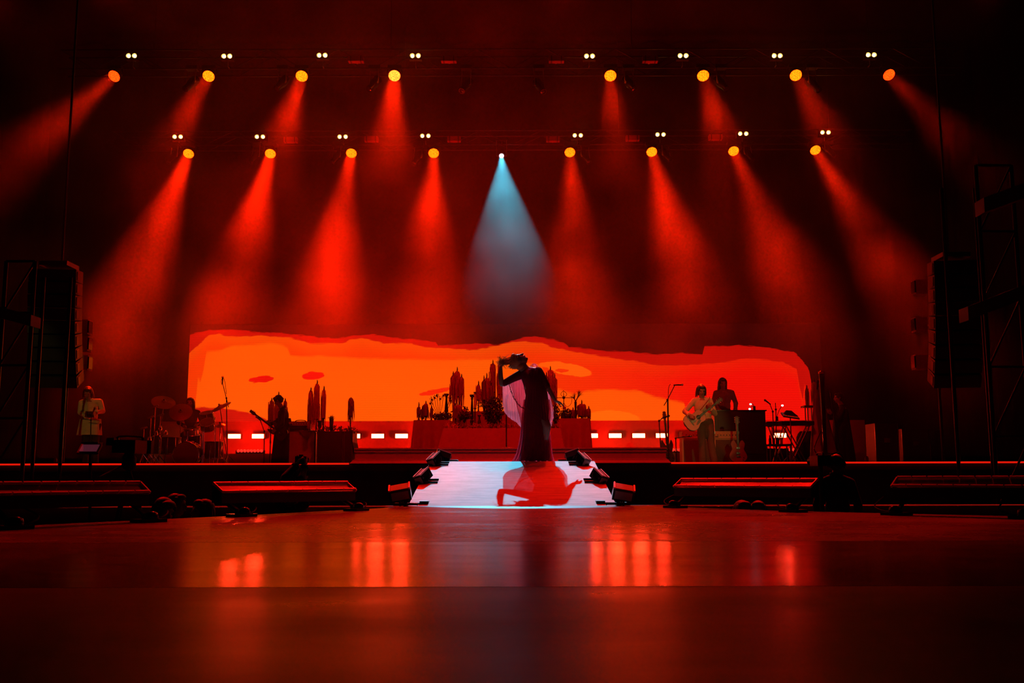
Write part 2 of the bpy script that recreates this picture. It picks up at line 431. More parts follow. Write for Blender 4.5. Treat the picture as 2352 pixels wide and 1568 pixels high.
B2 = c5([(86, 215), (110, 195), (170, 140), (220, 90), (300, 78), (370, 98), (600, 92), (780, 105), (880, 125), (960, 150), (1180, 148), (1250, 120), (1330, 113), (1420, 130), (1480, 148), (1680, 150), (1780, 180), (1900, 182), (2050, 195), (2150, 195), (2250, 175)]) + \
     c6([(0, 165), (100, 140), (200, 135), (320, 145), (430, 185), (600, 215), (750, 240), (900, 265), (1000, 275), (1100, 300), (1200, 305), (1400, 295), (1560, 288), (1650, 270), (1750, 252), (1900, 265), (2000, 280), (2100, 330), (2140, 400), (2155, 460), (2125, 600), (2160, 700), (2267, 720)])
B3 = c5([(86, 720), (150, 700), (158, 480), (188, 440), (158, 400), (155, 270), (200, 205), (320, 195), (380, 165), (540, 158), (660, 142), (750, 155), (800, 190), (806, 228), (880, 245), (1000, 235), (1150, 245), (1300, 255), (1500, 260), (1700, 262), (1900, 270), (2100, 265), (2352, 265)]) + \
     c6([(120, 280), (200, 285), (320, 300), (352, 470), (430, 462), (540, 498), (650, 475), (760, 465), (900, 475), (1000, 475), (1050, 500), (1100, 520), (1200, 540), (1300, 555), (1330, 640), (1380, 700), (2267, 720)])
BL = c5([(86, 600), (180, 598), (280, 602), (380, 610), (560, 645), (640, 680), (690, 705), (760, 730), (2352, 730)]) + c6([(2267, 730)])
def screen_mat():
    m = bpy.data.materials.new('video_screen'); m.use_nodes = True; nt = m.node_tree; nt.nodes.clear()
    N = nt.nodes; L = nt.links
    out = N.new('ShaderNodeOutputMaterial'); em = N.new('ShaderNodeEmission'); L.new(em.outputs[0], out.inputs[0])
    tc = N.new('ShaderNodeTexCoord'); sp = N.new('ShaderNodeSeparateXYZ'); L.new(tc.outputs['UV'], sp.inputs[0])
    u0, v0 = sp.outputs[0], sp.outputs[1]
    def math_(op, a, b=None, c=None):
        n = N.new('ShaderNodeMath'); n.operation = op
        for i, x in enumerate((a, b, c)):
            if x is None: continue
            if isinstance(x, (int, float)): n.inputs[i].default_value = x
            else: L.new(x, n.inputs[i])
        return n.outputs[0]
    no = N.new('ShaderNodeTexNoise'); no.inputs['Scale'].default_value = 1; no.inputs['Detail'].default_value = 5
    mp = N.new('ShaderNodeMapping'); mp.inputs['Scale'].default_value = (60, 40, 1); L.new(tc.outputs['UV'], mp.inputs[0]); L.new(mp.outputs[0], no.inputs['Vector'])
    jit = math_('MULTIPLY', math_('SUBTRACT', no.outputs['Fac'], 0.5), 0.045)
    v = math_('ADD', v0, jit)
    soft = N.new('ShaderNodeTexNoise'); soft.inputs['Scale'].default_value = 1; soft.inputs['Detail'].default_value = 3
    mp2 = N.new('ShaderNodeMapping'); mp2.inputs['Scale'].default_value = (6, 2.2, 1); L.new(tc.outputs['UV'], mp2.inputs[0]); L.new(mp2.outputs[0], soft.inputs['Vector'])
    def mix(f, a, b):
        n = N.new('ShaderNodeMix'); n.data_type = 'RGBA'
        if isinstance(f, float): n.inputs[0].default_value = f
        else: L.new(f, n.inputs[0])
        for i, x in ((6, a), (7, b)):
            if isinstance(x, tuple): n.inputs[i].default_value = (*x, 1)
            else: L.new(x, n.inputs[i])
        return n.outputs[2]
    def below(curve, w=0.012):
        d = math_('SUBTRACT', fcurve(nt, u0, curve), v)
        return N_clamp(math_('MULTIPLY_ADD', d, 1 / w, 0.5))
    def N_clamp(x):
        n = N.new('ShaderNodeClamp'); L.new(x, n.inputs[0]); return n.outputs[0]
    # right half is redder than the left
    side = N_clamp(math_('MULTIPLY_ADD', u0, 3.2, -1.55))
    dark = (0.012, 0.0006, 0.0005)
    deep = (0.55, 0.004, 0.002)
    rim = mix(side, (0.95, 0.085, 0.002), (0.90, 0.016, 0.002))
    mid = mix(side, (1.0, 0.047, 0.0015), (0.98, 0.006, 0.002))
    light = mix(side, (1.15, 0.115, 0.002), (1.12, 0.10, 0.002))
    body = mix(N_clamp(math_('MULTIPLY_ADD', math_('SUBTRACT', fcurve(nt, u0, B2), v), 7.0, 0.0)), rim, mid)
    body = mix(math_('MULTIPLY', soft.outputs['Fac'], 0.5), body, mix(side, (1.0, 0.04, 0.001), (0.75, 0.003, 0.002)))
    lt = mix(math_('MULTIPLY', soft.outputs['Fac'], 0.55), light, mix(side, (1.1, 0.075, 0.0015), (1.1, 0.055, 0.002)))
    col = mix(below(B1), dark, deep)
    col = mix(below(B2), col, body)
    col = mix(below(B3, 0.03), col, lt)
    col = mix(below(BL), col, (0.55, 0.006, 0.002))
    def blob(cx, cy, rx, ry, c, tilt=0.0):
        nonlocal col
        a = math_('DIVIDE', math_('SUBTRACT', u0, (cx - SX0) / (SX1 - SX0)), rx / (SX1 - SX0))
        b = math_('DIVIDE', math_('SUBTRACT', math_('ADD', v, math_('MULTIPLY', a, tilt)), (SY1 - cy) / (SY1 - SY0)), ry / (SY1 - SY0))
        d = math_('ADD', math_('POWER', math_('ABSOLUTE', a), 2.0), math_('POWER', math_('ABSOLUTE', b), 2.0))
        f = N_clamp(math_('MULTIPLY_ADD', d, -6.0, 6.5))
        col = mix(f, col, c)
    blob(597, 870, 29, 7, (0.86, 0.004, 0.002), -0.01)
    blob(717, 862, 26, 9, (0.92, 0.004, 0.002), -0.005)
    blob(998, 899, 36, 6, (0.95, 0.020, 0.002), -0.03)
    blob(1400, 965, 70, 22, (1.18, 0.14, 0.003))
    blob(1220, 925, 40, 18, (1.15, 0.12, 0.003))
    blob(1308, 849, 52, 14, (1.15, 0.11, 0.003), 0.04)
    blob(1272, 838, 34, 7, (1.15, 0.11, 0.003))
    blob(1292, 851, 16, 4, (1.0, 0.03, 0.002))
    # rows of diodes
    rows = math_('SINE', math_('MULTIPLY', v0, 2 * PI * 55))
    str_ = math_('MULTIPLY_ADD', rows, 0.13, 0.93)
    L.new(col, em.inputs[0]); L.new(math_('MULTIPLY', str_, 1.0), em.inputs[1])
    return m
scr = thing('video_screen', 'wide video screen glowing with an orange and red cloudscape', 'screen', V((0, YS, ZB)))
a, b, c, d = at(SX0, SY1, YS), at(SX1, SY1, YS), at(SX1 - 2, SY0, YS), at(SX0 + 8, SY0, YS)
zt, zb = (c.z + d.z) / 2, ZB
xl, xr = a.x, b.x
o = MB().add([V((xl, YS, zb)), V((xr, YS, zb)), V((xr, YS, zt)), V((xl, YS, zt))], [(0, 1, 2, 3)]).build('picture', screen_mat(), scr)
uv = o.data.uv_layers.new(name='UVMap')
for li, lp in enumerate(o.data.loops):
    p = o.data.vertices[lp.vertex_index].co + V((0, YS, ZB))
    uv.data[li].uv = ((p.x - xl) / (xr - xl), (p.z - zb) / (zt - zb))
MB().box(((xl + xr) / 2, YS + 0.08, (zb + zt) / 2), (xr - xl + 0.04, 0.14, zt - zb + 0.04)).build('cabinet', MT['black'], scr)

# ------------------------------------------------------------------ smoke
def haze_mat():
    m = bpy.data.materials.new('stage_smoke'); m.use_nodes = True; nt = m.node_tree; nt.nodes.clear(); N = nt.nodes; L = nt.links
    out = N.new('ShaderNodeOutputMaterial'); vs = N.new('ShaderNodeVolumeScatter'); L.new(vs.outputs[0], out.inputs['Volume'])
    vs.inputs['Anisotropy'].default_value = 0.1
    tc = N.new('ShaderNodeTexCoord')
    n1 = N.new('ShaderNodeTexNoise'); n1.inputs['Scale'].default_value = 0.42; n1.inputs['Detail'].default_value = 2; n1.inputs['Roughness'].default_value = 0.55
    L.new(tc.outputs['Object'], n1.inputs['Vector'])
    r = N.new('ShaderNodeMapRange'); r.inputs[1].default_value = 0.36; r.inputs[2].default_value = 0.72; r.inputs[3].default_value = 0.15; r.inputs[4].default_value = 2.2
    L.new(n1.outputs['Fac'], r.inputs[0])
    sp = N.new('ShaderNodeSeparateXYZ'); L.new(tc.outputs['Object'], sp.inputs[0])
    fy = N.new('ShaderNodeMapRange'); fy.interpolation_type = 'SMOOTHSTEP'; fy.inputs[1].default_value = 20.0; fy.inputs[2].default_value = 23.5; L.new(sp.outputs[1], fy.inputs[0])
    fx = N.new('ShaderNodeMapRange'); fx.interpolation_type = 'SMOOTHSTEP'; fx.inputs[1].default_value = 13.5; fx.inputs[2].default_value = -3.0; fx.inputs[3].default_value = 0.25; fx.inputs[4].default_value = 1.0
    L.new(sp.outputs[0], fx.inputs[0])
    fz = N.new('ShaderNodeMapRange'); fz.interpolation_type = 'SMOOTHSTEP'; fz.inputs[1].default_value = 5.0; fz.inputs[2].default_value = 10.5; fz.inputs[3].default_value = 1.5; fz.inputs[4].default_value = 0.85
    L.new(sp.outputs[2], fz.inputs[0])
    fl_ = N.new('ShaderNodeMapRange'); fl_.interpolation_type = 'SMOOTHSTEP'; fl_.inputs[1].default_value = 1.5; fl_.inputs[2].default_value = 5.0; fl_.inputs[3].default_value = 0.3; fl_.inputs[4].default_value = 1.0
    L.new(sp.outputs[2], fl_.inputs[0])
    def mul(a, b):
        n = N.new('ShaderNodeMath'); n.operation = 'MULTIPLY'
        for i, x in enumerate((a, b)):
            if isinstance(x, float): n.inputs[i].default_value = x
            else: L.new(x, n.inputs[i])
        return n.outputs[0]
    L.new(mul(mul(mul(mul(mul(r.outputs[0], fl_.outputs[0]), fz.outputs[0]), fy.outputs[0]), fx.outputs[0]), HAZE), vs.inputs['Density'])
    return m
HAZE = 0.030
hz = MB().box((0, 25.0, 7.4), (28.6, 9.8, 13.3)).build('smoke_haze', haze_mat())
tag(hz, 'drifting stage smoke lit red by the lamps above the stage', 'smoke', kind='stuff')

# red up-lights along the low step wash the smoke and the wall
for k, px in enumerate((560, 760, 960, 1390, 1600, 1800)):
    p = at(px, 1030, 26.35)
    spot('step_uplight', V((p.x, 26.3, ZS + 0.60)), V((p.x * 0.85, 26.6, 7.5)), [1500, 2100, 1900, 1200, 800, 500][k], (1.0, 0.006, 0.001), 100, 0.9, 0.15)
    spot('step_wall_wash', V((p.x, 26.5, ZS + 0.62)), V((p.x, 27.6, ZS + 0.75)), 110, (1.0, 0.012, 0.002), 160, 0.9, 0.1)
# ------------------------------------------------------------------ trusses and lamps
MT['truss'] = M('dark_truss', (0.05, 0.045, 0.045), 0.4, 0.8)
def cell_mat(name, em, k):
    m = bpy.data.materials.new(name); m.use_nodes = True; nt = m.node_tree; nt.nodes.clear(); N = nt.nodes; L = nt.links
    out = N.new('ShaderNodeOutputMaterial'); e = N.new('ShaderNodeEmission'); L.new(e.outputs[0], out.inputs[0])
    tc = N.new('ShaderNodeTexCoord'); v = N.new('ShaderNodeTexVoronoi'); v.inputs['Scale'].default_value = 1 / 0.031; v.inputs['Randomness'].default_value = 0.35
    L.new(tc.outputs['Object'], v.inputs['Vector'])
    r = N.new('ShaderNodeMapRange'); r.inputs[1].default_value = 0.15; r.inputs[2].default_value = 0.62; r.inputs[3].default_value = k * 1.5; r.inputs[4].default_value = k * 0.35
    L.new(v.outputs['Distance'], r.inputs[0]); L.new(r.outputs[0], e.inputs[1]); e.inputs[0].default_value = (*em, 1)
    return m
LENS_R = cell_mat('wash_lens_lit', (1.0, 0.050, 0.0006), 13.0)
LENS_R2 = cell_mat('wash_lens_pale', (1.0, 0.075, 0.006), 15.0)
LENS_R3 = cell_mat('wash_lens_deep', (1.0, 0.022, 0.0008), 9.0)
BLIND = M('blinder_bulb', (0.9, 0.8, 0.6), 0.3, emit=(1.0, 0.55, 0.10), strength=16.0)
COLD = M('cold_lens', (0.9, 0.95, 1.0), 0.3, emit=(0.7, 0.9, 1.0), strength=1.3)
GLASS = M('dark_lens', (0.02, 0.015, 0.015), 0.08, 0, spec=0.8)
BOXR = M('motor_case_paint', (0.22, 0.07, 0.06), 0.6)

def truss(label, Y, ytop, ybot, half):
    z1, z0 = at(1176, ytop, Y).z, at(1176, ybot, Y).z
    t = thing('lighting_truss', label, 'truss', V((0, Y, z0)), 'trusses over the stage')
    h = z1 - z0; d = 0.5
    for yy in (Y - d / 2, Y + d / 2):
        for zz in (z0, z1): MB().tube([V((-half, yy, zz)), V((half, yy, zz))], 0.025, 6).build('chord', MT['truss'], t, True)
    n = int(half * 2 / 0.9); first = {}
    for i in range(n):
        x = -half + (i + 0.5) * half * 2 / n; s = 1 if i % 2 else -1
        for yy in (Y - d / 2, Y + d / 2):
            key = (s, yy)
            if key not in first:
                first[key] = MB().tube([V((-0.45 * s, yy, z0)), V((0.45 * s, yy, z1))], 0.014, 5).build('brace', MT['truss'], t)
                first[key].location.x = x
            else:
                o = first[key].copy(); C.objects.link(o); o.location.x = x
    for x in (-half * .8, -half * .27, half * .27, half * .8): MB().tube([V((x, Y, z1)), V((x, Y, 14.095))], .012, 5).build('hoist_chain', MT['truss'], t)
    return z0, z1
ZU = truss('long dark box truss carrying the upper row of lamps', Y_UP + 0.48, 122, 165, 12.0)
ZL = truss('long dark box truss carrying the lower row of lamps', Y_LOW + 0.48, 306, 338, 12.0)
ZF = truss('long dark box truss nearest the camera, above the picture', Y_FRONT + 0.48, -140, -105, 12.0)

def truss_z(label, Y, z0, z1, half): return truss(label, Y, *[784 - F * math.tan(math.atan((z - EYE) / Y) - PITCH) for z in (z1, z0)], half)
ZE = truss_z('short dark box truss right above the stage edge, out of the picture', Y_EDGE + 0.48, 9.5, 9.95, 8.0)
def wash(p, t, row, i):
    d = (t - p).normalized()
    zc = {'upper': ZU, 'lower': ZL, 'front': ZF, 'edge': ZE}[row][0]
    lab = {'upper': '%s round red wash lamp on the upper truss', 'lower': '%s round red wash lamp on the lower truss',
           'front': '%s round red wash lamp on the truss above the picture', 'edge': '%s round red wash lamp over the stage edge, out of the picture'}[row] % (ORD[i] if row != 'edge' or i < 5 else ORD[-1])
    base = V((p.x, p.y + 0.07, zc - 0.06))
    g = thing('wash_light', lab, 'stage light', base, 'round red wash lamps')
    R = 0.155
    q = d.to_track_quat('Z', 'Y').to_matrix()
    side = d.cross(V((0, 0, 1))).normalized()
    mb = MB().lathe(p, [(0.05, -0.30), (0.10, -0.29), (0.135, -0.22), (0.15, -0.12), (0.168, -0.02), (0.168, 0.0), (R, 0.0), (R, -0.03)], 20, d)
    hd = mb.build('head', MT['black'], g, True)
    lo = MB().lathe(p, [(R, -0.012), (R * 0.98, 0.003)], 24, d)
    lens = lo.build('lens', LENS_R2 if (row, i) == ('upper', 3) else LENS_R3 if row == 'upper' and i in (0, 7) else LENS_R, hd, True)
    mid = p - d * 0.12
    for s in (-1, 1):
        a = mid + side * (0.19 * s)
        MB().tube([base + side * (0.17 * s) - V((0, 0, 0.02)), (base + side * (0.19 * s) + a) / 2, a, a - side * (0.03 * s)], 0.018, 6).build('yoke_arm', MT['black'], g)
    MB().box(base - V((0, 0, 0.0)), (0.36, 0.22, 0.09)).build('base', MT['black'], g)
    MB().tube([base + V((0, 0.05, 0.03)), base + V((0, 0.10, 0.06)), V((p.x, p.y + 0.215, zc)), V((p.x, p.y + 0.27, zc + 0.02))], 0.022, 6).build('clamp', MT['steel'], g)
for a in WASH: wash(*a)

def blinder(px, py, Y, row, i):
    p = at(px, py, Y); s = m_per_px(Y) * 7.2
    g = thing('blinder_light', '%s two-bulb white blinder on the %s truss' % (ORD[i], row), 'stage light', p + V((0, 0.12, 0)), 'two-bulb blinders')
    MB().box(p + V((0, 0.10, 0)), (s * 4.2, 0.14, s * 2.2)).build('housing', MT['black'], g)
    for k in (-1, 1):
        c = p + V((k * s, 0.02, 0))
        MB().lathe(c, [(0.055, 0.0), (0.060, 0.0), (0.066, 0.02), (0.066, 0.0), (0.058, -0.02)], 16, (0, -1, 0)).build('reflector', MT['steel'], g, True)
        MB().lathe(c + V((0, -0.002, 0)), [(0.046, -0.01), (0.046, 0.01), (0.03, 0.022)], 16, (0, -1, 0)).build('bulb', BLIND, g, True)
    zz = (ZU if row == 'upper' else ZL)
    MB().tube([p + V((0, 0.14, 0)), V((p.x, p.y + 0.14, zz[0])), V((p.x, p.y + 0.265, zz[0]))], 0.015, 5).build('bracket', MT['steel'], g)
for i, (x, y) in enumerate([(302, 128), (521, 129), (740, 127), (954, 128), (1354, 129), (1569, 128), (1785, 128), (2001, 126)]): blinder(x, y, Y_UP - 0.05, 'upper', i)
for i, (x, y) in enumerate([(408, 314), (597, 314), (787, 314), (977, 312), (1327, 311), (1517, 309), (1707, 307), (1896, 304)]): blinder(x, y, Y_LOW - 0.05, 'lower', i)

def profile(px, py, Y, row, i, k):
    tip = at(px, py, Y); z0 = (ZU if row == 'upper' else ZL)[0]
    s = -1 if px < 1176 else 1
    d = V((0.35 * s, -0.55, -0.75)).normalized(); p = tip - d * 0.30
    base = V((p.x - 0.02 * s, Y_UP + 0.07 if row == 'upper' else Y_LOW + 0.07, z0 - 0.06))
    g = thing('profile_spot', '%s unlit black spot lamp hanging under the %s truss' % (ORD[i], row), 'stage light', base, 'unlit hanging spots')
    hd = MB().lathe(p, [(0.07, -0.26), (0.12, -0.24), (0.12, -0.02), (0.10, 0.06), (0.085, 0.12), (0.085, 0.28), (0.075, 0.28), (0.07, 0.24)], 14, d).build('barrel', MT['blackgloss'], g, True)
    MB().lathe(p + d * 0.26, [(0.072, -0.01), (0.065, 0.012), (0.02, 0.026)], 14, d).build('lens', GLASS, hd, True)
    side = d.cross(V((0, 0, 1))).normalized()
    for q in (-1, 1):
        MB().tube([base + side * 0.14 * q, p + side * 0.15 * q, p + side * 0.12 * q], 0.014, 5).build('yoke_arm', MT['steel'], g)
    MB().box(base, (0.30, 0.2, 0.10)).build('base', MT['black'], g)
    MB().tube([base + V((0, 0.05, 0.03)), V((base.x, (Y_UP if row == 'upper' else Y_LOW) + 0.215, z0)), V((base.x, (Y_UP if row == 'upper' else Y_LOW) + 0.27, z0 + 0.02))], 0.022, 6).build('clamp', MT['steel'], g)
for i, (x, y) in enumerate([(424, 206), (634, 205), (847, 206), (1060, 210), (1249, 212), (1457, 206), (1670, 206), (1882, 208)]): profile(x, y, Y_UP - 0.1, 'upper', i, 0)
for i, (x, y) in enumerate([(386, 374), (575, 374), (762, 375), (950, 377), (1354, 374), (1541, 371), (1730, 368), (1916, 359)]): profile(x, y, Y_LOW - 0.1, 'lower', i, 0)
def motor(px, py, Y, row, i, n):
    p = at(px, py, Y)
    g = thing('truss_box', '%s small dull red box strapped on the %s truss' % ((['leftmost', 'second from left', 'third from left', 'fourth from left', 'fifth from left', 'sixth from left'][i]) if i < n - 1 else 'rightmost', row), 'box', p, 'boxes strapped on the trusses')
    MB().box(p, (0.40, 0.18, 0.14)).build('case', BOXR, g)
    for k in (-1, 1): MB().box(p + V((0.13 * k, -0.006, 0)), (0.025, 0.18, 0.15)).build('strap', MT['black'], g)
    MB().box(p + V((0, 0.15, 0)), (0.05, 0.16, 0.05)).build('bracket', MT['steel'], g)
ml = [(668, 322), (853, 320), (1043, 320), (1270, 320), (1453, 318), (1643, 316)]
for i, (x, y) in enumerate(ml): motor(x, y, Y_LOW + 0.0, 'lower', i, len(ml))
mu = [(818, 137), (1031, 137), (1278, 137), (1493, 137)]
for i, (x, y) in enumerate(mu): motor(x, y, Y_UP + 0.0, 'upper', i, len(mu))

# cold spot
g = thing('cold_spot', 'single small white-blue spot lamp in the middle of the lower truss', 'stage light', V((KEY.x, KEY.y + 0.1, ZL[0])))
d = (V((0.09, 14.9, ZS_KEY)) - KEY).normalized()
hd = MB().lathe(KEY, [(0.07, -0.4), (0.12, -0.36), (0.12, -0.1), (0.09, -0.05), (0.09, 0.0), (0.075, 0.0), (0.075, -0.03)], 18, d).build('barrel', MT['black'], g, True)
MB().tube([V((KEY.x, KEY.y + 0.12, ZL[0])), V((KEY.x, Y_LOW + 0.21, ZL[0]))], 0.025, 6).build('clamp', MT['steel'], g)
MB().box(V((KEY.x, KEY.y + 0.12, ZL[0])), (0.32, 0.1, 0.05)).build('base', MT['black'], g)
MB().lathe(KEY, [(0.074, -0.02), (0.066, 0.004)], 18, d).build('lens', COLD, hd, True)
for k in (-1, 1): MB().tube([V((KEY.x + 0.15 * k, KEY.y + 0.12, ZL[0])), KEY + V((0.15 * k, 0.1, 0.03)), KEY + V((0.11 * k, 0.1, 0.03))], 0.014, 5).build('yoke_arm', MT['steel'], g)

# row of white strobes on the red wall
STROBE = M('strobe_tube', (0.9, 0.85, 0.85), 0.3, emit=(1.0, 0.034, 0.010), strength=150.0)
sx = [538 + 54.9 * k for k in range(8)] + [1359 + 54.1 * k for k in range(9)]
nth = ['first', 'second', 'third', 'fourth', 'fifth', 'sixth', 'seventh', 'eighth', 'ninth']
for i, x in enumerate(sx):
    if 600 < x < 800 or 1585 < x < 1780: continue      # hidden by the amplifiers and the piano
    p = at(x, 1001.5 - (x - 538) * 0.0016, 27.35)
    lab = 'short bright white strobe on the red wall, %s of the row left of the altar' % nth[i] if i < 8 else 'short bright white strobe on the red wall, %s of the row right of the altar' % nth[i - 8]
    g = thing('strobe_bar', lab, 'stage light', V((p.x, 27.6, p.z)), 'strobes on the red wall')
    MB().box(p + V((0, 0.09, 0)), (0.36, 0.14, 0.15)).build('housing', MT['black'], g)
    MB().box(p + V((0, 0.01, 0)), (0.335, 0.02, 0.112)).build('tube', STROBE, g)
    MB().box(V((p.x, 27.56, p.z)), (0.08, 0.16, 0.05)).build('bracket', MT['steel'], g)
# battens of small round red lamps on the step
POD = M('red_pod_lens', (0.5, 0.1, 0.08), 0.25, emit=(1.0, 0.035, 0.02), strength=0.9)
for x0, n, lab in ((546, 8, 'batten of round red lamps on the step left of the amplifier'), (1500, 10, 'batten of round red lamps on the step behind the microphone stands'), (1778, 8, 'batten of round red lamps on the step behind the keyboards')):
    a = at(x0, 1036, 26.4); st = m_per_px(26.4) * 7.6
    g = thing('lamp_batten', lab, 'stage light', V((a.x + st * n / 2, 26.45, ZS + 0.40)), 'lamp battens on the step')
    zc = ZS + 0.40 + 0.075
    MB().box(V((a.x + st * (n - 1) / 2, 26.52, zc - 0.03)), (st * n + 0.05, 0.12, 0.09)).build('rail', MT['black'], g)
    for k in range(n):
        MB().lathe(V((a.x + st * k, 26.46, zc)), [(0.03, -0.02), (0.042, 0.0), (0.040, 0.02), (0.026, 0.036), (0.008, 0.042)], 10, (0, -1, 0.25)).build('lamp', POD, g, True)

# strobes standing along both sides of the ramp
PANEL = M('strobe_glass', (0.5, 0.44, 0.42), 0.25, 0, 0.2, 30)
RAIL = M('bright_rail', (0.9, 0.9, 0.9), 0.45, 0.3, 0.05)
def cable(pts, r=0.008, n=24):
    "smooth line through points"
    P = [V(p) for p in pts]; P = [P[0]] + P + [P[-1]]; out = []
    for i in range(1, len(P) - 2):
        for k in range(n // (len(P) - 3) + 1):
            t = k / (n // (len(P) - 3) + 1)
            a, b, c, d = P[i - 1], P[i], P[i + 1], P[i + 2]
            out.append(0.5 * ((2 * b) + (c - a) * t + (2 * a - 5 * b + 4 * c - d) * t * t + (3 * b - a - 3 * c + d) * t ** 3))
    out.append(P[-2]); return out
def ramp_strobe(px, py, Y, s, kind, lab):
    c = at(px, py, Y)
    zr = max(0.0, min(ZS, (Y - 11.3) / 3 * ZS))
    if kind == 'up': nn, uu = V((0.15 * s, -0.30, 0.94)), V((-0.1 * s, -0.9, -0.3))
    elif kind == 'back': nn, uu = V((-0.1 * s, 0.75, 0.66)), V((-s * 0.9, 0.1, -0.35))
    else: nn, uu = V((0.45 * s, -0.30, 0.84)), V((0.43 * s, -0.75, -0.50))
    nn.normalize(); uu = (uu - nn * uu.dot(nn)).normalized(); vv = nn.cross(uu)
    R = Matrix((uu, vv, nn)).transposed()
    base = V((c.x - 0.02 * s, c.y + 0.05, zr))
    g = thing('ramp_strobe', lab, 'stage light', base, 'strobes along the ramp')
    Lu, Lv, Ln = (0.21, 0.125, 0.12) if kind != 'up' else (0.22, 0.24, 0.13)
    bd = MB().box(c - nn * Ln / 2, (Lu, Lv, Ln), R).build('housing', MT['blackgloss'], g)
    MB().box(c + nn * 0.003, (Lu - 0.02, Lv - 0.045, 0.008), R).build('glass', PANEL, bd)
    for k in (-1, 1): MB().box(c + nn * 0.006 + vv * (Lv / 2 - 0.008) * k, (Lu, 0.018, 0.02), R).build('rail', RAIL, bd)
    MB().box(c + uu * (Lu / 2 + 0.004) - nn * (Ln / 2), (0.008, Lv * 0.8, Ln * 0.7), R).build('front_plate', PANEL, bd)
    fb = c - nn * (Ln * 0.55)
    for k in (-1, 1):
        q = fb + uu * 0.0 + V((0.0, 0.10 * k, 0.0))
        MB().tube([V((base.x, base.y + 0.10 * k, zr + 0.02 + 0.018 * k * (1 if Y < 14.3 else 0))), q + V((0, 0, -0.02)), q], 0.013, 6).build('yoke_arm', MT['black'], g)
    sl = ZS / 3 if Y < 14.3 and Y > 11.3 else 0.0
    Rb = Matrix.Rotation(math.atan(sl), 3, 'X')
    MB().box(base + V((0, 0, 0.02)), (0.15, 0.24, 0.03), Rb).build('base', MT['black'], g)
    for k in (-1, 1):
        f = base + V((-0.02 * s, 0.09 * k, 0.022 + 0.09 * k * sl))
        MB().tube([f, f + V((-0.16 * s, 0, 0.0)), f + V((-0.175 * s, 0, -0.004))], [0.012, 0.012, 0.016], 7).build('foot', MT['blackgloss'], g)
    MB().tube(cable([base + V((0, -0.05, 0.03)), base + V((-0.09 * s, -0.09, 0.05)), base + V((-0.08 * s, -0.03, 0.12)), fb]), 0.006, 5).build('cable', MT['rubber'], g)
for s, xs, sd in ((-1, [(1018, 1043), (995, 1047), (967, 1085), (917, 1119)], 'left'), (1, [(1316, 1041), (1342, 1047), (1381, 1086), (1434, 1119)], 'right')):
    for (x, y), Y, kd, lb in zip(xs, (14.75, 14.0, 12.7, 11.25), ('back', 'tilt', 'tilt', 'up'),
        ('black strobe turned to the back at the top of the ramp, %s side', 'tilted strobe with bright rails near the top of the ramp, %s side', 'tilted strobe with bright rails halfway down the ramp, %s side', 'strobe with its glass facing up at the foot of the ramp, %s side')):
        ramp_strobe(x, y, Y, s, kd, lb % sd)

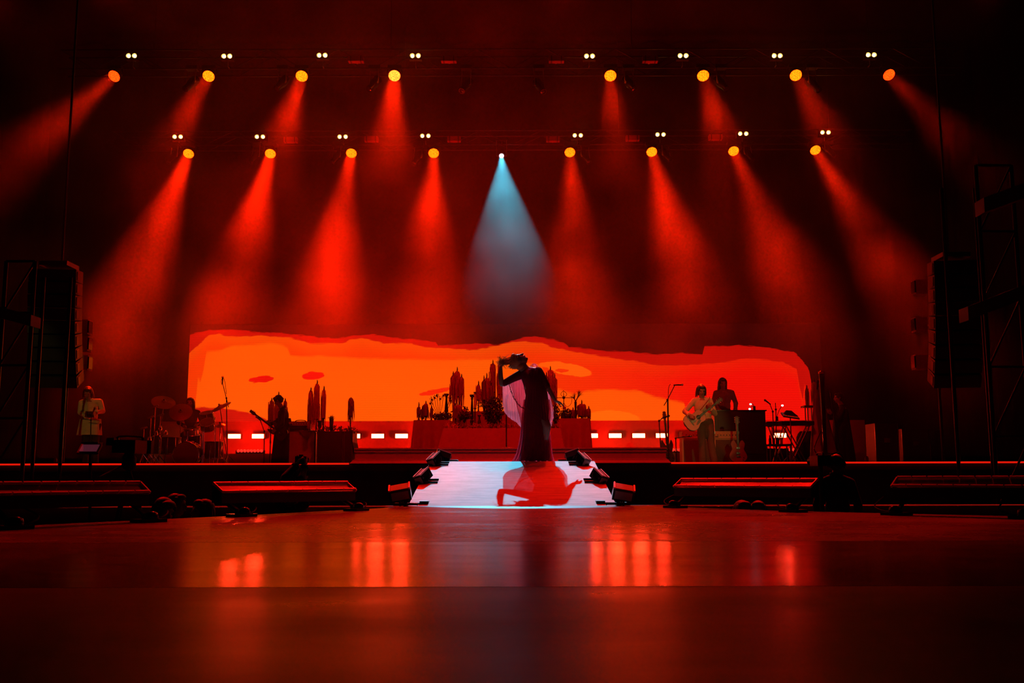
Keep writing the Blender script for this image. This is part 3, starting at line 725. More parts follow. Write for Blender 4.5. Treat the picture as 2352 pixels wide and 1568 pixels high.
# long lamp troughs standing along the runway edge
RIM = M('trough_rim', (0.85, 0.62, 0.60), 0.4, 0.2, 0.1)
TROUGH = M('trough_glass', (0.16, 0.13, 0.13), 0.3, 0, 0.3, 6)
def trough(pb0, pb1, s, lab):
    a, b = at(*pb0), at(*pb1)          # lower front edge, outer end first
    z = min(a.z, b.z); d = (b - a); d.z = 0; Ln = d.length; d.normalize()
    out = V((-d.y, d.x, 0))
    if out.x * s < 0: out = -out
    up = (out * 0.11 + V((0, 0, 0.075))); W = up.length; up.normalize()
    nrm = d.cross(up).normalized()
    if nrm.z < 0: nrm = -nrm
    mid = (a + b) / 2
    g = thing('lamp_trough', lab, 'stage light', V((mid.x, mid.y, 0)), 'lamp troughs along the runway edge')
    lo = V((0, 0, -0.085))
    a0, b0, a1, b1 = a, b, a + up * W, b + up * W
    bd = MB().hexa([a0 + lo, b0 + lo, b1 + lo - V((0, 0, 0.07)), a1 + lo - V((0, 0, 0.07)), a0 - nrm * 0.006, b0 - nrm * 0.006, b1 - nrm * 0.006, a1 - nrm * 0.006]).build('housing', MT['black'], g)
    MB().hexa([p - nrm * 0.004 for p in (a0, b0, b1, a1)] + [p for p in (a0 + nrm * .003, b0 + nrm * .003, b1 + nrm * .003, a1 + nrm * .003)]).build('glass', TROUGH, bd)
    n = 9
    for k in range(n):
        for q, off in ((0, up * 0.006), (1, up * (W - 0.006))):
            p0 = a + d * (Ln * k / n + 0.006) + off + nrm * 0.012; p1 = a + d * (Ln * (k + 1) / n - 0.006) + off + nrm * 0.012
            R = Matrix((d, up, nrm)).transposed()
            MB().box((p0 + p1) / 2, ((p1 - p0).length, 0.013, 0.02), R).build('rim', RIM, bd)
    for e in (a, b):
        R = Matrix((d, up, nrm)).transposed()
        MB().box(e + up * W / 2 + nrm * 0.012, (0.013, W, 0.02), R).build('rim', RIM, bd)
    for k in (0.06, 0.92):
        f = a + d * (Ln * k) + out * 0.03; f.z = 0
        f -= out * 0.10
        top = a + d * (Ln * k) + out * 0.05 + lo
        MB().tube([f + V((0, 0, 0.02)), f + V((0, 0, 0.05)), top], 0.02, 6).build('leg', MT['black'], g)
        MB().box(f + V((0, 0, 0.012)) - out * 0.05, (0.20, 0.16, 0.024), Matrix((d, out, V((0, 0, 1)))).transposed()).build('foot', MT['blackgloss'], g)
        MB().lathe(f - out * 0.08 + V((0, 0, 0.02)), [(0.045, 0), (0.05, 0.015), (0.042, 0.045), (0.02, 0.058)], 12).build('knob', MT['blackgloss'], g, True)
        MB().tube(cable([f + V((0, 0, 0.03)), f + d * 0.1 - out * 0.06 + V((0, 0, 0.03)), f + d * 0.22 + V((0, 0, 0.07)), top + d * 0.2]), 0.006, 5).build('cable', MT['rubber'], g)
trough((-20, 1139, 6.4), (343, 1134, 7.5), -1, 'long red-rimmed lamp trough on the runway edge, cut off by the left border')
trough((510, 1132, 8.3), (817, 1129, 9.9), -1, 'long red-rimmed lamp trough on the runway edge just left of the ramp')
trough((1862, 1121, 9.1), (1548, 1120, 10.6), 1, 'long red-rimmed lamp trough on the runway edge just right of the ramp')
trough((2390, 1120, 7.6), (2048, 1120, 8.5), 1, 'long red-rimmed lamp trough on the runway edge, cut off by the right border')
# ------------------------------------------------------------------ people
SKIN = M('skin', (0.34, 0.17, 0.115), 0.5, 0, 0.08, 20)
SKIN2 = M('skin_tan', (0.28, 0.14, 0.095), 0.5, 0, 0.08, 20)
HAIRD = M('dark_hair', (0.018, 0.011, 0.008), 0.45, 0, 0.4, 40)
HAIRB = M('brown_hair', (0.05, 0.025, 0.014), 0.45, 0, 0.4, 40)
EYE_M = M('eye', (0.05, 0.04, 0.04), 0.2)
LIP = M('lips', (0.30, 0.09, 0.08), 0.5)
def hand(mb, wr, d, n, side, curl=0.45, s=1.0):
    "palm, four fingers of different length and a thumb; n is the way the palm faces"
    d = V(d).normalized(); n = (V(n) - d * V(n).dot(d)).normalized(); a = d.cross(n).normalized() * side
    wr = V(wr)
    ln = (0.068, 0.078, 0.071, 0.055)
    for k, o in enumerate((0.030, 0.010, -0.011, -0.030)):
        kn = wr + (d * (0.088 - 0.006 * abs(k - 1)) + a * o) * s
        mb.cap(wr + a * (o * 0.55 * s), kn, 0.0145 * s, 0.0115 * s, 8)
        p = kn; ang = 0.25 * curl
        for q, fr in enumerate((0.45, 0.31, 0.24)):
            ang += curl * (0.75, 0.9, 0.6)[q]
            dd = d * math.cos(ang) + n * math.sin(ang) + a * (0.10 * (1.2 - k * 0.8) if q == 0 else 0.0)
            e = p + dd.normalized() * ln[k] * fr * s
            mb.cap(p, e, (0.0098 - q * 0.0008) * s, (0.0092 - q * 0.0008) * s, 8); p = e
    t0 = wr + (d * 0.022 + a * 0.018) * s; t1 = t0 + (d * 0.030 + a * 0.030 + n * 0.012) * s
    t2 = t1 + (d * 0.030 + a * 0.010 + n * (0.012 + 0.02 * curl)) * s; t3 = t2 + (d * 0.024 - a * 0.004 * curl + n * 0.016 * curl) * s
    mb.cap(t0, t1, 0.0155 * s, 0.0125 * s, 8); mb.cap(t1, t2, 0.0115 * s, 0.0102 * s, 8); mb.cap(t2, t3, 0.0102 * s, 0.0085 * s, 8)
def head_prims(mb, hc, face, up, s=1.0):
    f = V(face).normalized(); u = (V(up) - f * V(up).dot(f)).normalized(); r = f.cross(u).normalized()
    R = Matrix((r, -f, u)).transposed()
    P = lambda x, y, z: hc + (r * x + f * y + u * z) * s
    B = lambda c, rr: mb.ball(c, tuple(q * s for q in rr), R, 14, 10)
    B(P(0, -0.012, 0.030), (0.076, 0.096, 0.092)); B(P(0, 0.018, -0.035), (0.060, 0.068, 0.078)); B(P(0, 0.052, -0.092), (0.026, 0.026, 0.022))
    mb.cap(P(0, 0.088, 0.012), P(0, 0.108, -0.026), 0.010 * s, 0.014 * s, 8)
    mb.cap(P(-0.045, 0.074, 0.030), P(0.045, 0.074, 0.030), 0.012 * s, 0.012 * s, 8)
    B(P(-0.040, 0.055, -0.030), (0.022, 0.02, 0.024)); B(P(0.040, 0.055, -0.030), (0.022, 0.02, 0.024))
    mb.cap(P(-0.016, 0.082, -0.055), P(0.016, 0.082, -0.055), 0.010 * s, 0.010 * s, 8)
    for q in (-1, 1): B(P(0.078 * q, -0.008, -0.002), (0.012, 0.022, 0.034))
    return P, R
def face_parts(P, R, parent, s=1.0):
    for q in (-1, 1): MB().ball(P(0.031 * q, 0.080, 0.004), (0.009 * s, 0.006 * s, 0.005 * s), R, 8, 6).build('eye', EYE_M, parent, True)
    MB().ball(P(0, 0.092, -0.056), (0.022 * s, 0.007 * s, 0.008 * s), R, 8, 6).build('mouth', LIP, parent, True)
def hair_mesh(P, R, kind, s, rng, extra=()):
    mb = MB(); B = lambda c, rr: mb.ball(c, tuple(q * s for q in rr), R, 14, 10)
    B(P(0, -0.028, 0.046), (0.088, 0.100, 0.090)); B(P(0, -0.065, -0.01), (0.078, 0.058, 0.080))
    B(P(0, 0.040, 0.086), (0.072, 0.052, 0.040))
    for q in (-1, 1): B(P(0.066 * q, 0.012, 0.045), (0.026, 0.060, 0.050))
    ends = {'short': 16, 'bob': 30, 'long': 46}[kind]; drop = {'short': 0.05, 'bob': 0.13, 'long': 0.25}[kind]
    for k in range(ends):
        t = PI * (0.10 + 0.80 * k / (ends - 1)) + PI          # round the back from ear to ear
        if kind != 'short': t = PI * (-0.12 + 1.24 * k / (ends - 1)) + PI
        x, y = math.cos(t) * 0.088, math.sin(t) * 0.100 - 0.015
        if kind != 'short' and y > 0.03: y = 0.03
        L = drop * rng.uniform(0.75, 1.1); w = rng.uniform(-0.015, 0.015)
        mb.tube([P(x * 0.7, y * 0.7, 0.10), P(x * 1.02, y * 1.02, 0.03), P(x * 1.06 + w, y * 1.05 + w, 0.0 - L * 0.45), P(x * 1.0 + w * 2, y * 0.95 + w, 0.0 - L)],
                [0.012 * s, 0.017 * s, 0.015 * s, 0.005 * s], 6)
    return mb
def person(label, base, H=1.75, yaw=0.0, ov=None, shirt=None, pants=None, hair='short', hairm=None, skin=None, hands=None, face=(0, -1, 0), up=(0, 0, 1), sleeve=1.0, flare=0.0, robe=None, feet=True, voxel=0.0095, hatmat=None, seed=1):
    s = H / 1.75; base = V(base); Rz = Matrix.Rotation(yaw, 3, 'Z'); skin = skin or SKIN; rng = random.Random(seed)
    J = dict(head=(0, -0.02, 1.615), neck=(0, 0.02, 1.46), chest=(0, 0.015, 1.27), waist=(0, 0.0, 1.08), pelvis=(0, 0.01, 0.95),
             shL=(-0.175, 0.02, 1.405), elL=(-0.25, 0.03, 1.12), wrL=(-0.24, -0.10, 0.88), shR=(0.175, 0.02, 1.405), elR=(0.25, 0.03, 1.12), wrR=(0.24, -0.10, 0.88),
             hipL=(-0.09, 0.01, 0.90), knL=(-0.10, -0.03, 0.50), anL=(-0.11, 0.03, 0.085), hipR=(0.09, 0.01, 0.90), knR=(0.10, -0.03, 0.50), anR=(0.11, 0.03, 0.085))
    J = {k: base + Rz @ (V(v) * s) for k, v in J.items()}
    for k, v in (ov or {}).items(): J[k] = V(v)
    face = Rz @ V(face); up = Rz @ V(up)
    root = thing('person', label, 'person', base)
    mb = MB(); fwd = Rz @ V((0, -1, 0))
    P, R = head_prims(mb, J['head'], face, up, s)
    mb.cap(J['neck'] - V((0, 0, 0.03)), J['head'] - V(up) * 0.05 * s, 0.060 * s, 0.052 * s)
    B = lambda m, c, rr: m.ball(c, tuple(q * s for q in rr), Rz, 14, 10)
    B(mb, J['chest'], (0.155, 0.105, 0.19)); B(mb, J['waist'], (0.13, 0.09, 0.16)); B(mb, J['pelvis'], (0.155, 0.11, 0.12))
    for q in 'LR': mb.cap(J['neck'] - V((0, 0, 0.03)), J['sh' + q] - V((0, 0, 0.01)), 0.055 * s, 0.048 * s)
    for q in 'LR':
        mb.cap(J['sh' + q], J['el' + q], 0.050 * s, 0.040 * s); mb.cap(J['el' + q], J['wr' + q], 0.041 * s, 0.027 * s)
        mb.cap(J['hip' + q], J['kn' + q], 0.085 * s, 0.056 * s); mb.cap(J['kn' + q], J['an' + q], 0.056 * s, 0.038 * s)
        mb.cap(J['an' + q] - V((0, 0, 0.035 * s)), J['an' + q] + fwd * 0.14 * s - V((0, 0, 0.05 * s)), 0.035 * s, 0.030 * s)
        hd = (hands or {}).get(q, {})
        d = V(hd.get('d', J['wr' + q] - J['el' + q])); n = V(hd.get('n', Rz @ V((1 if q == 'L' else -1, 0, 0))))
        hand(mb, J['wr' + q], d, n, hd.get('side', 1 if q == 'L' else -1), hd.get('curl', 0.5), s)
    body = mb.blob('body', skin, root, voxel, 3)
    face_parts(P, R, body, s)
    if hair: hair_mesh(P, R, hair, s, rng).build('hair', hairm or HAIRD, root, True)
    if shirt:
        m = MB(); B(m, J['chest'] - V((0, 0, 0.02)), (0.168, 0.128, 0.19)); B(m, J['waist'], (0.158, 0.118, 0.17)); B(m, J['pelvis'] + V((0, 0, 0.02)), (0.172, 0.128, 0.10))
        nk = J['neck'] - V((0, 0, 0.02))
        for q in 'LR': m.cap(nk, J['sh' + q] - V((0, 0, 0.01)), 0.066 * s, 0.062 * s)
        for q in 'LR':
            m.cap(J['sh' + q] - V((0, 0, 0.012)), J['el' + q], 0.062 * s, 0.056 * s)
            if sleeve > 0: m.cap(J['el' + q], J['el' + q].lerp(J['wr' + q], 0.92 * sleeve), 0.059 * s, 0.043 * s)
        sh = m.blob('shirt', shirt, root, 0.014, 5)
        up0 = (J['head'] - J['neck']).normalized(); e1 = up0.cross(V((0, 1, 0))).normalized(); e2 = up0.cross(e1); nc = J['neck'] + up0 * 0.02 * s
        MB().tube([nc + (e1 * math.cos(t) * 0.074 + e2 * math.sin(t) * 0.070) * s - up0 * (0.025 if abs(math.sin(t)) > .8 else 0) for t in [2 * PI * k / 20 for k in range(20)]], 0.014 * s, 6, True).build('collar', shirt, root, True)
        for q in 'LR':
            if sleeve > 0.9:
                a_, b_ = J['el' + q].lerp(J['wr' + q], 0.86), J['el' + q].lerp(J['wr' + q], 0.97); MB().tube([a_, a_.lerp(b_, .1), b_], [0.042 * s, 0.050 * s, 0.049 * s], 14).build('cuff', shirt, root, True)
        fw = fwd * 0.128 * s
        pk = [nc + fwd * 0.06 * s - up0 * 0.04, J['chest'] + fw + V((0, 0, 0.06)), J['chest'] + fw * 1.0 - V((0, 0, 0.06)), J['waist'] + fwd * 0.122 * s]
        MB().tube(pk, 0.013 * s, 6, flat=0.7).build('placket', shirt, sh, True)
    if pants:
        m = MB(); B(m, J['pelvis'], (0.178, 0.134, 0.13))
        for q in 'LR':
            m.cap(J['hip' + q], J['kn' + q], 0.108 * s, 0.078 * s); m.cap(J['kn' + q], J['an' + q] + V((0, 0, 0.02)), 0.078 * s, (0.062 + flare) * s)
        m.blob('trousers', pants, root, 0.014, 5)
        if feet:
            for q in 'LR': MB().cap(J['an' + q] - V((0, 0, 0.038 * s)), J['an' + q] + fwd * 0.15 * s - V((0, 0, 0.046 * s)), 0.044 * s, 0.038 * s).build('shoe', MT['black'], root, True)
    if robe:
        rows = []; mat, top, wid = robe
        c0 = J['waist'] + V((0, 0, 0.12)); c1 = V(((J['anL'] + J['anR']).x / 2, (J['anL'] + J['anR']).y / 2, base.z + 0.015))
        for i in range(14):
            t = i / 13; c = c0.lerp(c1, t); rr = 0.17 + (wid - 0.17) * t ** 0.8
            rows.append([c + V((math.cos(a) * rr * (1 + 0.05 * t * math.sin(9 * a)), math.sin(a) * rr * 0.75 * (1 + 0.05 * t * math.sin(9 * a + 1)), 0)) for a in [2 * PI * k / 72 for k in range(72)]])
        MB().grid(rows, True).build('skirt', mat, root, True)
    return root, J

CREAM = M('cream_shirt', (0.62, 0.57, 0.36), 0.8, 0, 0.22, 11, 0.9)
PALE = M('pale_trousers', (0.15, 0.10, 0.075), 0.8, 0, 0.25, 9, 0.9)
DARKC = M('dark_cloth', (0.035, 0.022, 0.022), 0.85, 0, 0.25, 10, 0.7)
BROWNJ = M('brown_jacket', (0.20, 0.14, 0.11), 0.75, 0, 0.25, 10, 0.8)
BLACKC = M('black_cloth', (0.012, 0.010, 0.010), 0.85, 0, 0.25, 10, 0.7)

# guitarist in the pale shirt, right of the altar
YG = 21.0
gb = at(1613, 1074, YG); gb.z = ZS
person('person in a pale yellow shirt and light trousers playing an acoustic guitar', gb, 1.75, 0.0, dict(
    head=at(1611, 897, YG - .03), neck=at(1612, 916, YG + .02), chest=at(1612, 934, YG), waist=at(1617, 952, YG), pelvis=at(1620, 969, YG),
    shL=at(1594, 919, YG), elL=at(1573, 945, YG - .06), wrL=at(1583, 953, YG - .33), shR=at(1630, 918, YG), elR=at(1642, 950, YG - .05), wrR=at(1632, 938, YG - .24),
    hipL=at(1611, 976, YG), knL=at(1612, 1017, YG - .03), anL=V((at(1615, 1060, YG).x, YG + .03, ZS + .085)), hipR=at(1629, 976, YG), knR=at(1633, 1017, YG), anR=V((at(1641, 1060, YG).x, YG + .02, ZS + .085))),
    CREAM, PALE, 'bob', HAIRB, SKIN, {'L': dict(d=(0.75, -0.12, -0.42), n=(0.1, 1, 0), side=-1, curl=0.35), 'R': dict(d=(-0.35, -0.25, 0.75), n=(0.3, 0.8, 0.2), side=-1, curl=0.9)},
    face=(0.10, -0.93, -0.35), flare=0.02, seed=3)
# long-haired player behind the piano, on a riser
YK = 23.5
RIS = 0.42
struct('floor_riser_keys', MB().box((at(1690, 1000, 23.6).x, 23.75, ZS + RIS / 2), (2.2, 1.3, RIS)), MT['fascia'], 'black riser behind the piano')
kb = at(1663, 1060, YK); kb.z = ZS + RIS
person('person with long dark hair and a brown jacket standing behind the black piano', kb, 1.76, 0.0, dict(
    head=at(1660, 880, YK - .04), neck=at(1662, 896, YK + .02), shL=at(1644, 901, YK), shR=at(1681, 900, YK), chest=at(1663, 914, YK), waist=at(1663, 932, YK),
    elL=at(1638, 926, YK), wrL=at(1650, 940, YK - .25), elR=at(1690, 926, YK), wrR=at(1689, 941, YK - .22)),
    BROWNJ, DARKC, 'long', HAIRD, SKIN2, {'L': dict(curl=0.5, n=(0, 0, -1), d=(0.2, -1, -0.1)), 'R': dict(curl=0.5, n=(0, 0, -1), d=(-0.2, -1, -0.1))}, face=(0.05, -0.95, -0.25), seed=5)
# player in the pale top at the far left
YL = 21.0
lb = at(206, 1074, YL); lb.z = ZS
person('person in a pale yellow top and light skirt standing alone at the far left', lb, 1.72, 0.0, dict(
    head=at(202, 902, YL - .05), neck=at(205, 919, YL + .02), shL=at(187, 923, YL), shR=at(230, 921, YL), elL=at(184, 947, YL - .03), elR=at(236, 944, YL - .03),
    wrL=at(197, 955, YL - .26), wrR=at(220, 947, YL - .27), chest=at(207, 937, YL), waist=at(208, 955, YL), pelvis=at(208, 972, YL)),
    CREAM, DARKC, 'bob', HAIRD, SKIN2, {'L': dict(d=(0.7, -0.3, -0.3), n=(0.2, 0.2, 1), curl=0.7), 'R': dict(d=(-0.6, -0.3, -0.3), n=(-0.2, 0.2, 1), curl=0.7)},
    face=(0.12, -0.85, -0.5), seed=8)
rows = []
for i in range(8):
    t = i / 7; c = at(208, 962, YL).lerp(at(205, 999, YL), t)
    rows.append([c + V((math.cos(a) * (0.215 + 0.03 * t) * (1 + 0.06 * t * math.sin(8 * a)), math.sin(a) * (0.175 + 0.04 * t) * (1 + 0.06 * t * math.sin(8 * a + 1)), 0)) for a in [2 * PI * k / 56 for k in range(56)]])
MB().grid(rows, True).build('skirt', CREAM, [o for o in bpy.data.objects if o.get('label', '').startswith('person in a pale yellow top')][0], True)
# bass player in profile before the orange screen
YB = 23.6
bb = at(648, 1070, YB); bb.z = ZS
person('person in a long dark coat seen in profile, bass guitar pointing left', bb, 1.74, -PI / 2, dict(
    head=at(639, 920, YB), neck=at(650, 937, YB), chest=at(651, 953, YB), waist=at(651, 972, YB), pelvis=at(652, 988, YB),
    shL=at(650, 945, YB + .16), shR=at(650, 945, YB - .16), elL=at(641, 967, YB + .2), wrL=at(622, 973, YB - .02), elR=at(648, 973, YB - .27), wrR=at(634, 985, YB - .28)),
    BLACKC, BLACKC, 'short', HAIRD, SKIN2, {'L': dict(d=(-0.6, -0.6, 0.2), n=(0, 0.3, 1), curl=0.9), 'R': dict(d=(-0.6, 0.1, -0.6), n=(0.2, 1, 0), curl=0.5)},
    face=(-0.1, -0.85, -0.5), robe=(BLACKC, 1, 0.30), seed=11)
# drummer
YD = 24.3
db = at(437, 1066, YD); db.z = ZS
person('long-haired drummer sitting behind the dark drum kit at left', db, 1.74, 0.0, dict(
    head=at(437, 925, YD), neck=at(437, 941, YD + .03), chest=at(438, 958, YD), waist=at(438, 977, YD), pelvis=at(438, 992, YD + .05),
    shL=at(420, 946, YD), shR=at(455, 946, YD), elL=at(411, 970, YD - .1), elR=at(464, 968, YD - .1), wrL=at(424, 978, YD - .36), wrR=at(455, 974, YD - .36),
    hipL=at(430, 996, YD), hipR=at(446, 996, YD), knL=at(420, 1000, YD - .44), knR=at(456, 1000, YD - .44), anL=V((at(420, 1060, YD).x, YD - .42, ZS + .085)), anR=V((at(456, 1060, YD).x, YD - .42, ZS + .085))),
    BLACKC, BLACKC, 'long', HAIRB, SKIN, {'L': dict(curl=0.9, n=(0, 0, -1), d=(0.2, -1, 0)), 'R': dict(curl=0.9, n=(0, 0, -1), d=(-0.2, -1, 0))}, seed=13)
# harp player, a silhouette at right
YH = 23.0
hb = at(1937, 1068, YH); hb.z = ZS
person('dark-robed person standing beside the harp, turned left', hb, 1.72, -PI / 2, dict(
    head=at(1926, 914, YH), neck=at(1934, 931, YH), chest=at(1936, 950, YH), shL=at(1935, 939, YH + .17), shR=at(1935, 939, YH - .17),
    elL=at(1922, 958, YH + .25), wrL=at(1908, 948, YH + .1), elR=at(1926, 962, YH - .24), wrR=at(1911, 951, YH - .2)),
    BLACKC, BLACKC, 'short', HAIRD, SKIN2, {'L': dict(d=(-0.7, -0.1, 0.5), n=(0, -1, 0), curl=0.4), 'R': dict(d=(-0.7, 0, 0.5), n=(0, 1, 0), curl=0.4)}, robe=(BLACKC, 1, 0.27), seed=17)

# ---- crew in the pit
def crouch(px, py, Y, label, yaw, face, hair='short', hm=None, seed=2, H=1.72, extra=None):
    "someone kneeling low in the pit so that only head and shoulders show"
    h = at(px, py, Y); b = V((h.x, Y, ZP)); Rz = Matrix.Rotation(yaw, 3, 'Z'); L = lambda x, y, z: V((h.x, Y, h.z)) + Rz @ V((x, y, z))
    ov = dict(head=h, neck=L(0, 0.04, -0.16), chest=L(0, 0.05, -0.35), waist=L(0, 0.05, -0.53), pelvis=L(0, 0.06, -0.66), shL=L(-.18, .05, -.22), shR=L(.18, .05, -.22),
              elL=L(-.26, -.02, -.46), elR=L(.26, -.02, -.46), wrL=L(-.12, -.22, -.36), wrR=L(.12, -.22, -.36),
              hipL=L(-.1, .05, -.70), hipR=L(.1, .05, -.70))
    z = ZP - h.z
    ov.update(knL=L(-.14, -.32, z + .10), knR=L(.14, -.32, max(z + .42, -.75)), anL=L(-.13, .10, z + .085), anR=L(.14, -.30, z + .085))
    if extra: ov.update(extra)
    return person(label, b, H, yaw, ov, BLACKC, BLACKC, hair, hm or HAIRB, SKIN, {'L': dict(curl=0.8), 'R': dict(curl=0.8)}, face=face, voxel=0.011, seed=seed)
crouch(377, 1176, 9.3, 'brown-haired crew member low in the pit, leftmost of three heads', 0.6, (0.3, -0.9, -0.3), 'bob', None, 21)
crouch(407, 1160, 11.2, 'short-haired crew member whose head rises highest of three in the pit', 1.4, (0.1, -1, 0), 'short', None, 22)
crouch(463, 1176, 9.9, 'crew member low in the pit looking left, rightmost of three heads', -0.9, (0, -1, 0.1), 'bob', None, 23)
crouch(1707, 1177, 10.6, 'crew member whose hair just shows over the runway edge right of the ramp', 0.2, (0, -1, 0), 'short', None, 24)
crouch(1742, 1176, 11.4, 'crew member whose parted hair shows over the runway edge beside the right trough', -0.3, (0, -1, 0), 'bob', None, 25)
# photographer with both arms up
Yp = 12.2
hh = at(668, 1142, Yp)
r, J = crouch(668, 1142, Yp, 'photographer in the pit stretching both arms up to hold a camera', PI, (0, -1, 0.2), 'short', None, 26, 1.75,
    dict(shL=at(700, 1155, Yp), shR=at(640, 1155, Yp), elL=at(690, 1100, Yp - .12), elR=at(655, 1097, Yp - .12), wrL=at(700, 1070, Yp + .02), wrR=at(680, 1068, Yp + .02)))
# camera operator, right
Yo = 12.9
ob = at(1921, 1100, Yo); ob.z = ZP
person('camera operator in dark clothes and headset standing in the pit at right', ob, 1.74, PI - 0.35, dict(
    head=at(1921, 1066, Yo), neck=at(1921, 1092, Yo - .03)), BLACKC, BLACKC, 'short', HAIRD, SKIN, None, face=(0, -1, 0), voxel=0.011, seed=31)
# ------------------------------------------------------------------ the singer
def chiffon(name, col, alpha, tl):
    m, nt, b = new_mat(name); N = nt.nodes; L = nt.links
    b.inputs['Base Color'].default_value = (*col, 1); b.inputs['Roughness'].default_value = 0.8; b.inputs['Specular IOR Level'].default_value = 0.1
    tc = N.new('ShaderNodeTexCoord'); no = N.new('ShaderNodeTexNoise'); no.inputs['Scale'].default_value = 14
    L.new(tc.outputs['Object'], no.inputs['Vector'])
    tr = N.new('ShaderNodeBsdfTranslucent'); tr.inputs[0].default_value = (*[min(1, c * 1.25) for c in col], 1)
    m1 = N.new('ShaderNodeMixShader'); m1.inputs[0].default_value = tl
    L.new(b.outputs[0], m1.inputs[1]); L.new(tr.outputs[0], m1.inputs[2])
    if alpha < 1:
        tp = N.new('ShaderNodeBsdfTransparent'); tp.inputs[0].default_value = (1.0, 0.75, 0.8, 1)
        r = N.new('ShaderNodeMapRange'); r.inputs[3].default_value = alpha - 0.12; r.inputs[4].default_value = alpha + 0.12
        L.new(no.outputs['Fac'], r.inputs[0])
        m2 = N.new('ShaderNodeMixShader'); L.new(r.outputs[0], m2.inputs[0]); L.new(tp.outputs[0], m2.inputs[1]); L.new(m1.outputs[0], m2.inputs[2])
        L.new(m2.outputs[0], N['Material Output'].inputs[0])
    else: L.new(m1.outputs[0], N['Material Output'].inputs[0])
    return m
SHEER = chiffon('sheer_pink_chiffon', (0.85, 0.12, 0.16), 0.80, 0.85)
GOWN = chiffon('wine_red_gown', (0.26, 0.016, 0.05), 1.0, 0.45)
GOWN2 = chiffon('wine_overskirt', (0.62, 0.06, 0.12), 0.62, 0.8)
HAIRR = M('copper_hair', (0.72, 0.36, 0.15), 0.45, 0, 0.3, 60, trans=.35)
YV = 14.78
def S(cx, cy, dy=0.0): return at(1040 + cx / 3.92, 780 + cy / 3.92, YV + dy)      # from the close-up crop
sb = S(735, 1095); sb = V((sb.x, YV, ZS))
sg = thing('person', 'singer in a flowing wine-red gown with sheer pink sleeves, arched back, hand in hair', 'person', sb)
mb = MB()
hc = S(598, 190, 0.0)
P, R = head_prims(mb, hc, S(632, 60) - S(598, 190), S(465, 215) - S(598, 190), 1.06)
mb.chain([S(620, 228, .0), S(662, 290, .0)], [.066, .078])
mb.ball(S(700, 330), (0.13, 0.115, 0.10)); mb.ball(S(725, 410), (0.15, 0.11, 0.16)); mb.ball(S(745, 520), (0.125, 0.10, 0.15)); mb.ball(S(745, 620), (0.155, 0.125, 0.14))
mb.chain([S(640, 300, .04), S(690, 280), S(775, 285, -.04)], [.05, .06, .05])
# raised arm with the hand in the hair
mb.chain([S(625, 300, .05), S(540, 350, .02), S(440, 398, -.03)], [.050, .045, .038])
mb.chain([S(440, 398, -.03), S(430, 330, -.05), S(432, 250, -.06)], [.040, .038, .026])
hand(mb, S(432, 250, -.06), S(470, 190, -.06) - S(432, 250, -.06), (0.6, 0.2, -0.5), 1, 0.75, 0.95)
# lowered arm, hand relaxed
mb.chain([S(780, 290, -.05), S(820, 365, -.09), S(862, 440, -.12)], [.050, .045, .038])
mb.chain([S(862, 440, -.12), S(900, 505, -.16), S(928, 550, -.20)], [.039, .035, .025])
hand(mb, S(928, 550, -.20), S(1010, 585, -.24) - S(928, 550, -.20), (-0.2, -0.25, -0.9), 1, 0.32, 0.95)
# legs
mb.chain([S(710, 650, .02), S(700, 860, .0), S(690, 1060, .05)], [.085, .058, .036])
mb.chain([S(790, 650, -.03), S(848, 780, -.13), S(800, 1060, .0)], [.088, .062, .036])
zf = ZS + 0.035
for cx, dy in ((690, .05), (800, .0)):
    p = S(cx, 1080, dy); mb.cap(V((p.x, YV + dy, zf + .02)), V((p.x + 0.03, YV + dy - 0.15, zf - .008)), .034, .026)
body = mb.blob('body', SKIN, sg, 0.0085, 3)
face_parts(P, R, body, 1.06)
# hair: cap, and long strands pulled over to the hand
rng = random.Random(4)
hb_ = MB(); hb_.ball(P(0, -0.034, 0.046), (0.096, 0.104, 0.098), R, 16, 12); hb_.ball(P(0, 0.040, 0.098), (0.066, 0.046, 0.034), R); hb_.ball(P(0, -0.075, -0.04), (0.080, 0.060, 0.085), R)
for k in range(46):          # strands gathered from the crown to the fist
    a = rng.uniform(0, 2 * PI); q = rng.uniform(0.01, 0.06)
    p0 = P(math.cos(a) * q, -0.03 + math.sin(a) * q, 0.115)
    e = S(rng.uniform(425, 480), rng.uniform(175, 225), rng.uniform(-.11, .0))
    m1 = p0.lerp(e, 0.5) + V((0, rng.uniform(-.02, .02), rng.uniform(-.025, .015)))
    hb_.tube([p0, p0.lerp(m1, .5), m1, m1.lerp(e, .5), e], [.009, .007, .006, .0055, .004], 4)
for k in range(150):         # loose curls bursting round the fist
    c = S(rng.gauss(448, 20), rng.gauss(196, 13), rng.uniform(-.13, .02)); pts = [c]; d = V((rng.gauss(0, 1), rng.gauss(0, .7), rng.gauss(0, 1))).normalized()
    for q in range(5):
        d = (d + V((rng.gauss(0, .55), rng.gauss(0, .4), rng.gauss(-.12, .5)))).normalized(); pts.append(pts[-1] + d * rng.uniform(.012, .024))
    hb_.tube(pts, [.0035, .0035, .003, .0025, .002, .001], 4)
for k in range(70):          # frizz over the head
    a = rng.uniform(0, 2 * PI); c = P(math.cos(a) * 0.085, -0.03 + math.sin(a) * 0.09, 0.07 + rng.uniform(-.04, .05)); d = (c - hc).normalized()
    hb_.tube([c - d * .02, c + d * .012 + V((rng.gauss(0, .012), rng.gauss(0, .012), rng.gauss(0, .012))), c + d * .02 + V((rng.gauss(0, .02), rng.gauss(0, .02), rng.gauss(0, .02)))], [.006, .004, .001], 4)
hb_.build('hair', HAIRR, sg, True)
